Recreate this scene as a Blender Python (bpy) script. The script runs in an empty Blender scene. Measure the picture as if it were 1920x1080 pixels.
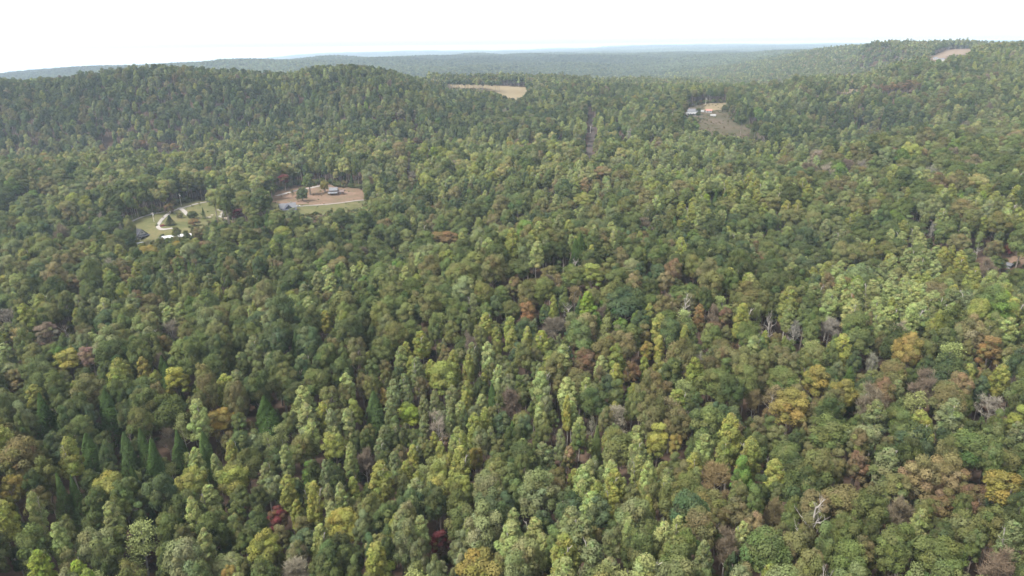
import bpy, math, random
import numpy as np

random.seed(7)
RNG = np.random.default_rng(7)
SC = bpy.context.scene
COL = SC.collection

# ------------------------------------------------------------------ camera, sky, sun, exposure
W, H_IMG, F = 1920.0, 1080.0, 1281.0
PITCH = math.radians(19.55)
ROLL = math.radians(0.7)
CAM_Z = 120.0
cam_data = bpy.data.cameras.new('camera')
cam = bpy.data.objects.new('camera', cam_data)
COL.objects.link(cam)
cam.location = (0, 0, CAM_Z)
cam_data.sensor_width = 36.0
cam_data.lens = 36.0 * F / W
cam_data.clip_start = 1.0
cam_data.clip_end = 60000.0
# camera axes (columns: right, up, back), rolled so that the right-hand horizon stands a little higher
CP, SP = math.cos(PITCH), math.sin(PITCH)
R0 = np.array([1.0, 0, 0]); U0 = np.array([0, SP, CP]); FW = np.array([0, CP, -SP])
CR, SR = math.cos(ROLL), math.sin(ROLL)
RIGHT = R0 * CR - U0 * SR
UP = U0 * CR + R0 * SR
import mathutils
m = mathutils.Matrix(((RIGHT[0], UP[0], -FW[0]), (RIGHT[1], UP[1], -FW[1]), (RIGHT[2], UP[2], -FW[2])))
cam.rotation_euler = m.to_euler()
SC.camera = cam

SUN_EL, SUN_AZ = math.radians(56), math.radians(-118)     # azimuth from +Y, clockwise: light from the left, a little behind
world = bpy.data.worlds.new('World'); SC.world = world; world.use_nodes = True
wn, wl = world.node_tree.nodes, world.node_tree.links
wn.clear()
sky = wn.new('ShaderNodeTexSky'); sky.sky_type = 'NISHITA'; sky.sun_disc = False
sky.sun_elevation = SUN_EL; sky.sun_rotation = SUN_AZ
sky.air_density = 1.0; sky.dust_density = 2.0; sky.ozone_density = 1.0
hs = wn.new('ShaderNodeHueSaturation'); hs.inputs['Saturation'].default_value = 0.12
bg = wn.new('ShaderNodeBackground'); bg.inputs['Strength'].default_value = 0.15
wo = wn.new('ShaderNodeOutputWorld')
wl.new(sky.outputs[0], hs.inputs['Color']); wl.new(hs.outputs[0], bg.inputs['Color']); wl.new(bg.outputs[0], wo.inputs['Surface'])

sd = bpy.data.lights.new('sun', 'SUN'); sd.energy = 1.95; sd.angle = math.radians(9); sd.color = (1.0, 0.955, 0.89)
sun = bpy.data.objects.new('sun', sd); COL.objects.link(sun)
sdir = mathutils.Vector((math.sin(SUN_AZ) * math.cos(SUN_EL), math.cos(SUN_AZ) * math.cos(SUN_EL), math.sin(SUN_EL)))
sun.rotation_euler = sdir.to_track_quat('Z', 'Y').to_euler()
sun.location = (0, 0, 300)

SC.view_settings.view_transform = 'Standard'; SC.view_settings.look = 'None'
SC.view_settings.gamma = 1.0; SC.view_settings.use_curve_mapping = False
SC.view_settings.exposure = 2.05
SC.render.film_transparent = False
cy = SC.cycles
cy.max_bounces = 4; cy.diffuse_bounces = 1; cy.glossy_bounces = 1; cy.transmission_bounces = 3
cy.volume_bounces = 1; cy.transparent_max_bounces = 4
cy.caustics_reflective = False; cy.caustics_refractive = False
cy.use_denoising = True

# ------------------------------------------------------------------ image <-> world helpers (used to survey the place)
def ray(px, py):
    d = RIGHT * ((px - 960) / F) + UP * ((540 - py) / F) + FW
    return d
def project(P):
    P = np.asarray(P, float).reshape(-1, 3) - np.array([0, 0, CAM_Z])
    w = P @ FW
    w = np.where(w < 1, 1, w)
    return 960 + F * (P @ RIGHT) / w, 540 - F * (P @ UP) / w, w
def lin(c):
    c = np.asarray(c, float) / 255.0
    return np.where(c <= 0.04045, c / 12.92, ((c + 0.055) / 1.055) ** 2.4)

# ------------------------------------------------------------------ terrain
CT = 20.0
ctrl = []
def cz(px, Y, z):
    d = ray(px, 300); ctrl.append((d[0] / d[1] * Y, Y, z))
def cc(px, py, Y, h=CT):
    d = ray(px, py); ctrl.append((d[0] / d[1] * Y, Y, CAM_Z + d[2] / d[1] * Y - h))
def cg(px, py, Y): cc(px, py, Y, 0.0)
for px, z in ((-400, 0), (300, -3), (960, 0), (1600, 4), (2300, 4)):
    cz(px, 60, z); cz(px, 120, z)
for px, z in ((-300, -3), (300, -4), (800, -1), (1300, 3), (1920, 6), (2300, 8)): cz(px, 210, z)
for px, z in ((-300, -4), (150, -5), (600, -3), (960, 0), (1400, 3), (1920, 9), (2300, 12)): cz(px, 310, z)
for px, z in ((-300, -7), (100, -8), (400, -8), (680, -7), (960, 0), (1400, 4), (1920, 14), (2300, 18)): cz(px, 420, z)
for px, z in ((240, 0), (330, 0), (420, 0), (520, 0), (600, 0), (690, 0)): cz(px, 520, z); cz(px, 600, z + 1)
for px, z in ((0, -8), (960, 3), (1400, 8), (1920, 20)): cz(px, 540, z)
for px, z in ((300, -3), (560, 1), (800, 4), (960, 5), (1250, 9), (1400, 12), (1700, 20), (1920, 27), (2300, 32)): cz(px, 650, z)
for a in ((-200, 310, 690), (0, 300, 700), (200, 272, 740), (400, 257, 750), (600, 245, 770), (800, 225, 810), (950, 212, 860)): cc(*a)
for px, Y, z in ((-200, 730, -32), (0, 740, -30), (200, 785, -22), (400, 795, -14), (600, 815, -2)): cz(px, Y, z)
for a in ((-250, 182, 840), (0, 162, 880), (200, 150, 900), (400, 143, 920), (600, 139, 930), (720, 140, 950), (800, 156, 990), (850, 176, 1030)): cc(*a)
for a in ((1105, 290, 735), (1108, 240, 850), (1297, 215, 900), (1335, 200, 975), (1340, 248, 790), (1420, 258, 775)): cg(*a)
cz(1600, 1400, 24); cz(1690, 1420, 40); cz(1500, 1600, 8); cz(1400, 1400, 15); cz(1480, 800, 12); cz(1600, 775, 4); cz(1760, 740, 12); cz(1105, 930, 30); cz(1105, 1010, 29)
for a in ((965, 184, 1120), (880, 163, 1330), (985, 168, 1280), (1590, 172, 1060), (1523, 180, 1010), (1790, 101, 1750), (1745, 108, 1650), (1758, 111, 1230), (1120, 174, 1200)): cg(*a)
for a in ((1900, 110, 1000), (1820, 112, 1080), (1700, 155, 950), (1600, 150, 1250), (1450, 166, 1200), (1500, 200, 900), (1720, 205, 830), (1920, 165, 850), (2200, 140, 850),
          (1900, 255, 640), (1600, 282, 690), (1300, 160, 1250)): cc(*a)
for px, z in ((-200, -70), (100, -60), (400, -45), (650, -15)): cz(px, 1350, z)
cz(880, 1480, 42); cz(1000, 1450, 42); cz(1105, 1400, 36); cz(820, 1400, 38); cz(880, 1750, 10); cz(1105, 1700, 15); cz(1300, 1700, 20)
for px, z in ((-200, -90), (100, -70), (400, -50), (700, -35), (1000, -15), (1300, 0)): cz(px, 2100, z)
for a in ((-250, 165, 2800), (0, 147, 2900), (200, 130, 3000), (450, 112, 3200), (700, 109, 3500), (1000, 101, 4500), (1300, 98, 5000), (1480, 96, 4300), (1000, 132, 2800), (1300, 130, 2800)): cc(*a)
for a in ((1600, 91, 2100), (1750, 86, 2100), (1900, 80, 2100), (2200, 74, 2100), (1500, 100, 2600)): cc(*a)
for px, z in ((-300, -150), (0, -150), (300, -120), (600, -60), (900, 10), (1300, 20), (1900, 60)): cz(px, 6500, z)
for px, z in ((-300, -340), (0, -330), (300, -270)): cz(px, 11500, z)
for a in ((560, 103, 11000), (800, 96, 11000), (1000, 95, 11000), (1250, 84, 11500), (1500, 83, 11500), (1900, 76, 11500), (2300, 72, 11500)): cc(*a)
ctrl = np.array(ctrl)
def warp(x, y):
    a = np.clip(np.arctan2(x, np.maximum(y, 1.0)), -0.95, 0.95)
    r = np.clip(np.hypot(x, np.maximum(y, 1.0)), 60, 13000)
    return np.stack([a * 1.6, np.log(r)], -1)
def tps(d2): return 0.5 * d2 * np.log(d2 + 1e-9)
cw = warp(ctrl[:, 0], ctrl[:, 1])
n = len(cw)
K = tps(((cw[:, None] - cw[None]) ** 2).sum(-1)) + np.eye(n) * 0.004
Pm = np.concatenate([np.ones((n, 1)), cw], 1)
A = np.zeros((n + 3, n + 3)); A[:n, :n] = K; A[:n, n:] = Pm; A[n:, :n] = Pm.T
coef = np.linalg.solve(A, np.concatenate([ctrl[:, 2], np.zeros(3)]))
waves = []
wr = np.random.default_rng(3)
for lam, amp in ((70, 0.5), (110, 1.2), (170, 2.8), (260, 3.6)):
    for k in range(3):
        t = wr.uniform(0, math.pi); waves.append((math.cos(t) * 6.283 / lam, math.sin(t) * 6.283 / lam, wr.uniform(0, 6.28), amp, 0))
for lam, amp in ((380, 2.5), (600, 3.0), (1000, 2.5), (1700, 2.0)):
    for k in range(3):
        t = wr.uniform(0, math.pi); waves.append((math.cos(t) * 6.283 / lam, math.sin(t) * 6.283 / lam, wr.uniform(0, 6.28), amp, 1))
def sst(a, b, x):
    t = np.clip((x - a) / (b - a), 0, 1); return t * t * (3 - 2 * t)
def Hraw(x, y):
    x = np.asarray(x, float); y = np.asarray(y, float)
    p = warp(x, y)
    z = coef[n] + p[..., 0] * coef[n + 1] + p[..., 1] * coef[n + 2]
    for i in range(n):
        z = z + coef[i] * tps((p[..., 0] - cw[i, 0]) ** 2 + (p[..., 1] - cw[i, 1]) ** 2)
    r = np.hypot(x, y)
    far = sst(1500, 2600, r)
    mid_ = 1 - 0.40 * sst(600, 950, r)
    near = 1 - 0.85 * sst(0, 40, 110 - np.hypot(x + 200, (y - 560)))      # a level shoulder where the houses stand
    for kx, ky, ph, am, fl in waves:
        s = np.sin(kx * x + ky * y + ph) * am
        z = z + (s * far if fl else s * (1 - far) * near * mid_)
    back = sst(-200, 60, y)
    return z * back
def axis(lo, hi, a, b, s, g):
    v = list(np.arange(a, b + s, s)); st = s
    while v[-1] < hi: st *= g; v.append(v[-1] + st)
    v2 = []; st = s; c = a
    while c > lo: st *= g; c -= st; v2.append(c)
    return np.array(v2[::-1] + v)
GX = axis(-15000, 15000, -620, 620, 6.0, 1.07)
GY = axis(-1500, 15500, 60, 1120, 6.0, 1.06)
GXX, GYY = np.meshgrid(GX, GY)
GZ = Hraw(GXX, GYY)
CLEAR = {
 'yard_west': [(230, 433), (257, 410), (290, 400), (312, 398), (336, 383), (407, 374), (419, 378), (418, 400), (427, 412), (400, 420), (384, 428), (356, 428), (362, 440), (330, 442), (300, 448), (272, 464), (236, 458)],
 'yard_east': [(519, 357), (545, 352), (588, 347), (604, 347), (643, 353), (685, 357), (685, 380), (677, 392), (654, 400), (616, 400), (583, 408), (552, 402), (523, 397), (500, 391), (500, 378)],
 'slope': [(1283, 203), (1300, 198), (1321, 195), (1345, 193), (1364, 194), (1364, 210), (1372, 226), (1402, 241), (1432, 256), (1438, 262), (1402, 259), (1366, 252), (1338, 248), (1307, 243), (1311, 222), (1284, 218)],
 'road': [(1096, 297), (1109, 298), (1117, 280), (1115, 241), (1113, 208), (1103, 208), (1101, 247)],
 'hay': [(831, 159), (884, 159), (992, 165), (982, 180), (970, 188), (947, 184), (936, 171), (891, 165), (845, 166)],
 'hay_small': [(1103, 172), (1127, 174), (1125, 178), (1106, 177)],
 'hay_east': [(1559, 172), (1579, 167), (1606, 167), (1615, 171), (1597, 175), (1579, 178)],
 'hay_tiny': [(1517, 181), (1526, 176), (1535, 181), (1526, 184)],
 'hay_far': [(1735, 110), (1751, 105), (1778, 94), (1819, 91), (1824, 97), (1801, 103), (1778, 105), (1770, 115), (1748, 114)],
 'edge': [(1880, 481), (1878, 458), (1899, 458), (1900, 478), (1925, 475), (1990, 485), (1985, 500), (1940, 495), (1915, 496), (1897, 505), (1884, 500)],
 'track': [(1042, 368), (1064, 367), (1064, 373), (1044, 374)],
}
# open fields lie on even, gently tilted ground: near and far edge (row in the picture, distance)
FIELDS = {'slope': (1350, 262, 770, 193, 985), 'hay': (910, 188, 1130, 159, 1340), 'hay_small': (1115, 178, 1180, 172, 1245), 'hay_east': (1587, 178, 1020, 166.5, 1110), 'hay_tiny': (1526, 184, 1000, 175, 1045), 'hay_far': (1780, 115, 1480, 91, 1720)}
PLANE = {}
def in_poly0(x, y, poly):
    c = np.zeros(x.shape, bool); j = len(poly) - 1
    for i in range(len(poly)):
        xi, yi = poly[i]; xj, yj = poly[j]
        c ^= ((yi > y) != (yj > y)) & (x < (xj - xi) * (y - yi) / ((yj - yi) if yj != yi else 1e-9) + xi); j = i
    return c
for k_, (px_, p0, Y0, p1, Y1) in FIELDS.items():
    d0, d1, d2 = ray(px_, p0), ray(px_, p1), ray(px_ + 60, p0)
    A3 = np.array([d0 / d0[1] * Y0, d1 / d1[1] * Y1, d2 / d2[1] * Y0]) + np.array([0, 0, CAM_Z])
    nrm = np.cross(A3[1] - A3[0], A3[2] - A3[0]); PLANE[k_] = (nrm, nrm @ A3[0])
    W_ = []
    for p in CLEAR[k_]:
        d = ray(*p); t = (PLANE[k_][1] - nrm[2] * CAM_Z) / (nrm @ d); W_.append((d[0] * t, d[1] * t))
    W_ = np.array(W_); PLANE[k_] = PLANE[k_] + (W_,)
    zpl = (PLANE[k_][1] - nrm[0] * GXX - nrm[1] * GYY) / nrm[2]
    lo, hi = W_.min(0), W_.max(0); mg = 22.0
    box_d = np.maximum(np.maximum(lo[0] - GXX, GXX - hi[0]), np.maximum(lo[1] - GYY, GYY - hi[1]))
    wgt = 1 - sst(mg * 0.6, mg * 2.5, box_d)
    GZ = GZ * (1 - wgt) + zpl * wgt
def H(x, y):
    x = np.asarray(x, float); y = np.asarray(y, float)
    i = np.clip(np.searchsorted(GX, x) - 1, 0, len(GX) - 2); j = np.clip(np.searchsorted(GY, y) - 1, 0, len(GY) - 2)
    u = (x - GX[i]) / (GX[i + 1] - GX[i]); v = (y - GY[j]) / (GY[j + 1] - GY[j])
    return (GZ[j, i] * (1 - u) + GZ[j, i + 1] * u) * (1 - v) + (GZ[j + 1, i] * (1 - u) + GZ[j + 1, i + 1] * u) * v
def hit(px, py, h=0.0, tmax=9000):
    d = ray(px, py)
    t = np.concatenate([np.arange(60, 1500, 2.0), np.arange(1500, tmax, 15.0)])
    X, Y, Z = d[0] * t, d[1] * t, CAM_Z + d[2] * t
    below = Z < H(X, Y) + h
    k = int(np.argmax(below)) if below.any() else len(t) - 1
    return np.array([X[k], Y[k], float(H(X[k], Y[k]))]), t[k]

# ------------------------------------------------------------------ materials
def nm(name):
    mt = bpy.data.materials.new(name); mt.use_nodes = True
    nt = mt.node_tree; nt.nodes.clear()
    return mt, nt.nodes, nt.links
def simple(name, col, rough=0.8, var=0.15, scale=0.6, metal=0.0):
    mt, N, L = nm(name)
    o = N.new('ShaderNodeOutputMaterial'); b = N.new('ShaderNodeBsdfPrincipled')
    t = N.new('ShaderNodeTexCoord'); nz = N.new('ShaderNodeTexNoise'); nz.inputs['Scale'].default_value = scale; nz.inputs['Detail'].default_value = 5
    r = N.new('ShaderNodeValToRGB'); c = np.array(col)
    r.color_ramp.elements[0].position = 0.3; r.color_ramp.elements[1].position = 0.7
    r.color_ramp.elements[0].color = (*(c * (1 - var)), 1); r.color_ramp.elements[1].color = (*np.minimum(c * (1 + var), 0.95), 1)
    L.new(t.outputs['Object'], nz.inputs['Vector']); L.new(nz.outputs['Fac'], r.inputs[0]); L.new(r.outputs[0], b.inputs['Base Color'])
    b.inputs['Roughness'].default_value = rough; b.inputs['Metallic'].default_value = metal
    L.new(b.outputs[0], o.inputs['Surface'])
    return mt
def ground_mat(name, cols, s1, s2):
    mt, N, L = nm(name)
    o = N.new('ShaderNodeOutputMaterial'); b = N.new('ShaderNodeBsdfDiffuse')
    t = N.new('ShaderNodeTexCoord')
    n1 = N.new('ShaderNodeTexNoise'); n1.inputs['Scale'].default_value = s1; n1.inputs['Detail'].default_value = 6
    n2 = N.new('ShaderNodeTexNoise'); n2.inputs['Scale'].default_value = s2; n2.inputs['Detail'].default_value = 8; n2.inputs['Roughness'].default_value = 0.7
    ad = N.new('ShaderNodeMath'); ad.operation = 'MULTIPLY_ADD'; ad.inputs[1].default_value = 0.5
    mu = N.new('ShaderNodeMath'); mu.operation = 'MULTIPLY'; mu.inputs[1].default_value = 0.5
    r = N.new('ShaderNodeValToRGB'); e = r.color_ramp.elements
    while len(e) < len(cols): e.new(0.5)
    for k, c in enumerate(cols):
        e[k].position = 0.34 + 0.32 * k / (len(cols) - 1); e[k].color = (*c, 1)
    L.new(t.outputs['Object'], n1.inputs['Vector']); L.new(t.outputs['Object'], n2.inputs['Vector'])
    L.new(n2.outputs['Fac'], mu.inputs[0]); L.new(n1.outputs['Fac'], ad.inputs[0]); L.new(mu.outputs[0], ad.inputs[2])
    L.new(ad.outputs[0], r.inputs[0]); L.new(r.outputs[0], b.inputs['Color'])
    L.new(b.outputs[0], o.inputs['Surface'])
    return mt
def leaf_mat(name, trans=0.14):
    mt, N, L = nm(name)
    o = N.new('ShaderNodeOutputMaterial')
    a = N.new('ShaderNodeAttribute'); a.attribute_type = 'INSTANCER'; a.attribute_name = 'tint'
    v = N.new('ShaderNodeAttribute'); v.attribute_type = 'GEOMETRY'; v.attribute_name = 'var'
    mx = N.new('ShaderNodeMix'); mx.data_type = 'RGBA'; mx.blend_type = 'MULTIPLY'; mx.inputs['Factor'].default_value = 1.0
    tm = N.new('ShaderNodeMix'); tm.data_type = 'RGBA'      # some boughs of a crown are greener than the rest
    tf = N.new('ShaderNodeMath'); tf.operation = 'MULTIPLY'; tf.inputs[1].default_value = 0.75 if trans > 0 else 0.0
    L.new(v.outputs['Alpha'], tf.inputs[0]); L.new(tf.outputs[0], tm.inputs['Factor']); L.new(a.outputs['Color'], tm.inputs['A']); tm.inputs['B'].default_value = (0.078, 0.088, 0.030, 1)
    L.new(tm.outputs['Result'], mx.inputs['A']); L.new(v.outputs['Color'], mx.inputs['B'])
    d = N.new('ShaderNodeBsdfDiffuse'); t = N.new('ShaderNodeBsdfTranslucent'); ms = N.new('ShaderNodeMixShader'); ms.inputs[0].default_value = trans
    L.new(mx.outputs['Result'], d.inputs['Color']); L.new(mx.outputs['Result'], t.inputs['Color'])
    L.new(d.outputs[0], ms.inputs[1]); L.new(t.outputs[0], ms.inputs[2]); L.new(ms.outputs[0], o.inputs['Surface'])
    return mt
LEAF = leaf_mat('leaves')
TWIG = leaf_mat('twigs', 0.0)
BARK = simple('bark', (0.13, 0.105, 0.085), 0.95, 0.3, 1.5)
PALE_BARK = simple('pale_bark', (0.21, 0.19, 0.165), 0.95, 0.25, 1.0)
LITTER = ground_mat('leaf_litter', [(0.030, 0.022, 0.016), (0.055, 0.038, 0.028), (0.085, 0.058, 0.042)], 0.03, 0.6)
LAWN = ground_mat('lawn_grass', [(0.046, 0.052, 0.022), (0.072, 0.072, 0.032), (0.110, 0.088, 0.048)], 0.07, 0.4)
DIRT = ground_mat('bare_dirt', [(0.066, 0.062, 0.034), (0.108, 0.074, 0.052), (0.15, 0.10, 0.074)], 0.06, 0.4)
FAR_STUBBLE = ground_mat('stubble', [(0.10, 0.075, 0.055), (0.125, 0.095, 0.07), (0.15, 0.115, 0.085)], 0.012, 0.2)
HAY = ground_mat('dry_hay', [(0.105, 0.084, 0.050), (0.13, 0.105, 0.064), (0.16, 0.128, 0.080)], 0.012, 0.2)
SCRUB = ground_mat('dry_scrub', [(0.036, 0.038, 0.020), (0.054, 0.046, 0.030), (0.085, 0.060, 0.046)], 0.045, 0.4)
GRAVEL = ground_mat('gravel', [(0.15, 0.138, 0.125), (0.19, 0.176, 0.16), (0.23, 0.213, 0.195)], 0.1, 1.2)
PAVED = ground_mat('old_asphalt', [(0.045, 0.038, 0.034), (0.056, 0.047, 0.041), (0.068, 0.057, 0.050)], 0.06, 0.6)

# ------------------------------------------------------------------ mesh helpers
def mesh_np(name, V, faces, mats, midx=None, var=None, smooth=False):
    """faces: (n,k) int array or list of such arrays; midx: list of material index per block"""
    if not isinstance(faces, list): faces = [faces]
    me = bpy.data.meshes.new(name)
    V = np.asarray(V, np.float32)
    loops = np.concatenate([f.ravel() for f in faces]).astype(np.int32)
    tot = np.concatenate([np.full(len(f), f.shape[1], np.int32) for f in faces])
    st = np.concatenate([[0], np.cumsum(tot)[:-1]]).astype(np.int32)
    me.vertices.add(len(V)); me.vertices.foreach_set('co', V.ravel())
    me.loops.add(len(loops)); me.loops.foreach_set('vertex_index', loops)
    me.polygons.add(len(tot)); me.polygons.foreach_set('loop_start', st); me.polygons.foreach_set('loop_total', tot)
    for mt in mats: me.materials.append(mt)
    if midx is not None:
        mi = np.concatenate([np.full(len(f), k, np.int32) for f, k in zip(faces, midx)])
        me.polygons.foreach_set('material_index', mi)
    if smooth: me.polygons.foreach_set('use_smooth', np.ones(len(tot), bool))
    if var is not None:
        at = me.attributes.new('var', 'FLOAT_COLOR', 'POINT')
        at.data.foreach_set('color', np.asarray(var, np.float32).ravel())
    me.update(calc_edges=True)
    me.validate()
    return me
def link(name, me, parent=None):
    o = bpy.data.objects.new(name, me); COL.objects.link(o)
    if parent is not None: o.parent = parent
    return o
def structure(name, me):
    o = link(name, me); o['kind'] = 'structure'; return o
def in_poly(x, y, poly):
    x = np.asarray(x, float); y = np.asarray(y, float); c = np.zeros(x.shape, bool)
    j = len(poly) - 1
    for i in range(len(poly)):
        xi, yi = poly[i]; xj, yj = poly[j]
        cr = ((yi > y) != (yj > y)) & (x < (xj - xi) * (y - yi) / ((yj - yi) if yj != yi else 1e-9) + xi)
        c ^= cr; j = i
    return c

# ------------------------------------------------------------------ ground sheet
nx, ny = len(GX), len(GY)
idx = np.arange(nx * ny).reshape(ny, nx)
q = np.stack([idx[:-1, :-1], idx[:-1, 1:], idx[1:, 1:], idx[1:, :-1]], -1).reshape(-1, 4)
structure('ground', mesh_np('ground', np.stack([GXX, GYY, GZ], -1).reshape(-1, 3), q, [LITTER], smooth=True))

# ------------------------------------------------------------------ clearings: outlines surveyed from the picture, laid on the terrain
def world_poly(pts, grow=0.0):
    w = None
    for k in PLANE:
        if pts is CLEAR[k]: w = PLANE[k][2].copy()
    if w is None: w = np.array([hit(a, b)[0][:2] for a, b in pts])
    if grow:
        c = w.mean(0); d = w - c; w = c + d * (1 + grow / np.maximum(np.linalg.norm(d, axis=1, keepdims=True), 1))
    return w
def plane_poly(key, pts):
    nr, c0, _ = PLANE[key]; o = []
    for p in pts:
        d = ray(*p); t = (c0 - nr[2] * CAM_Z) / (nr @ d); o.append((d[0] * t, d[1] * t))
    return np.array(o)
def patch(name, poly, cell, lift, mat, wob=1.0):
    poly = np.asarray(poly)
    lo, hi = poly.min(0) - cell, poly.max(0) + cell
    xs = np.arange(lo[0], hi[0] + cell, cell); ys = np.arange(lo[1], hi[1] + cell, cell)
    X, Y = np.meshgrid(xs, ys)
    cx, cyy = (X[:-1, :-1] + cell / 2), (Y[:-1, :-1] + cell / 2)
    wx = cx + wob * np.sin(cyy * 0.35 + 1) + wob * 0.7 * np.sin(cyy * 0.9 + cx * 0.4); wy = cyy + wob * np.sin(cx * 0.31) + wob * 0.7 * np.sin(cx * 0.8 - cyy * 0.5)
    keep = in_poly(wx, wy, poly)
    ii = np.arange(X.size).reshape(X.shape)
    qq = np.stack([ii[:-1, :-1], ii[:-1, 1:], ii[1:, 1:], ii[1:, :-1]], -1)[keep]
    if len(qq) == 0: return None
    used, inv = np.unique(qq, return_inverse=True)
    V = np.stack([X.ravel()[used], Y.ravel()[used], np.zeros(len(used))], -1)
    V[:, 2] = H(V[:, 0], V[:, 1]) + lift
    return structure(name, mesh_np(name, V, inv.reshape(-1, 4), [mat], smooth=True))
def strip(name, pts, width, lift, mat):
    P = np.array(pts, float)
    # resample
    seg = np.linalg.norm(np.diff(P, axis=0), axis=1); s = np.concatenate([[0], np.cumsum(seg)])
    t = np.linspace(0, s[-1], max(4, int(s[-1] / 3)))
    C = np.stack([np.interp(t, s, P[:, 0]), np.interp(t, s, P[:, 1])], -1)
    for _ in range(4): C[1:-1] = (C[:-2] + 2 * C[1:-1] + C[2:]) / 4
    T = np.gradient(C, axis=0); T /= np.linalg.norm(T, axis=1, keepdims=True) + 1e-9
    Nn = np.stack([-T[:, 1], T[:, 0]], -1)
    rows = []
    for k, f in enumerate((-0.5, -0.17, 0.17, 0.5)):
        jit = (np.sin(t * 0.7 + k) * 0.06 + np.sin(t * 1.9 + 2 * k) * 0.04) if k in (0, 3) else 0
        rows.append(C + Nn * (width * (f + jit))[:, None] if np.ndim(jit) else C + Nn * width * f)
    V = np.stack(rows, 1)
    z = H(V[..., 0], V[..., 1]) + lift
    m_ = len(t); ii = np.arange(m_ * 4).reshape(m_, 4)
    qq = np.stack([ii[:-1, :-1], ii[1:, :-1], ii[1:, 1:], ii[:-1, 1:]], -1).reshape(-1, 4)[:, ::-1]
    return structure(name, mesh_np(name, np.concatenate([V, z[..., None]], -1).reshape(-1, 3), qq, [mat], smooth=True))
WP = {k: world_poly(v) for k, v in CLEAR.items()}
patch('lawn_west', world_poly(CLEAR['yard_west'], 10), 2.0, 0.12, LAWN)
patch('lawn_east', world_poly(CLEAR['yard_east'], 10), 2.0, 0.12, LAWN)
patch('dirt_yard', world_poly([(502, 378), (519, 355), (545, 349), (600, 344), (645, 352), (688, 355), (688, 376), (660, 379), (630, 383), (590, 385), (565, 384), (530, 384)]), 1.6, 0.24, DIRT)
patch('dirt_bank', world_poly([(410, 377), (418, 379), (420, 398), (428, 412), (421, 413), (412, 400), (414, 390)]), 1.2, 0.24, GRAVEL, 1.6)
patch('scrub_slope', world_poly(CLEAR['slope'], 14), 3.0, 0.15, SCRUB)
patch('hay_strip', world_poly([(1321, 195), (1345, 193), (1364, 193), (1364, 206), (1345, 207), (1322, 207)]), 2.5, 0.3, HAY)
patch('hay_field', plane_poly('hay', [(827, 158), (884, 157), (996, 163), (986, 182), (972, 191), (925, 191), (900, 174), (836, 170)]), 6.0, 0.2, HAY, 3)
patch('hay_field_gap', world_poly(CLEAR['hay_small'], 10), 4.0, 0.2, HAY, 2)
patch('hay_field_knoll', world_poly(CLEAR['hay_east'], 10), 4.0, 0.2, HAY, 2)
patch('hay_field_corner', world_poly(CLEAR['hay_tiny'], 5), 3.0, 0.2, HAY, 1)
patch('hay_field_far', world_poly(CLEAR['hay_far'], 14), 8.0, 0.3, FAR_STUBBLE, 3)
patch('dirt_lot', world_poly([p for p in CLEAR['edge'] if p[1] > 470], 5), 2.0, 0.12, DIRT)
patch('dirt_turnout', world_poly(CLEAR['track'], 3), 1.5, 0.12, GRAVEL)
def gp(px, py): return hit(px, py)[0][:2]
strip('road', [gp(1100, 300), gp(1103, 292), gp(1106, 280), gp(1109, 262), gp(1110, 245), gp(1109, 228), gp(1108, 216)], 7.0, 0.15, PAVED)
strip('driveway', [gp(420, 374), gp(405, 377), (gp(372, 382)), gp(350, 389), gp(336, 392), gp(322, 397), gp(312, 404), gp(302, 415), gp(295, 425), gp(297, 432), gp(310, 434), gp(325, 429)], 2.5, 0.30, GRAVEL)
strip('driveway_spur', [gp(336, 391), gp(345, 397), gp(354, 405)], 3.2, 0.34, GRAVEL)
strip('farm_lane', [gp(245, 418), gp(262, 410), gp(290, 402), gp(312, 397)], 2.4, 0.30, GRAVEL)
strip('house_lane', [gp(556, 388), gp(572, 387), gp(590, 386), gp(620, 384), gp(650, 380), gp(690, 376)], 2.2, 0.36, GRAVEL)
strip('yard_track', [gp(518, 368), gp(540, 362), gp(556, 357), gp(590, 352), gp(604, 349)], 4.5, 0.34, GRAVEL)

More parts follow.
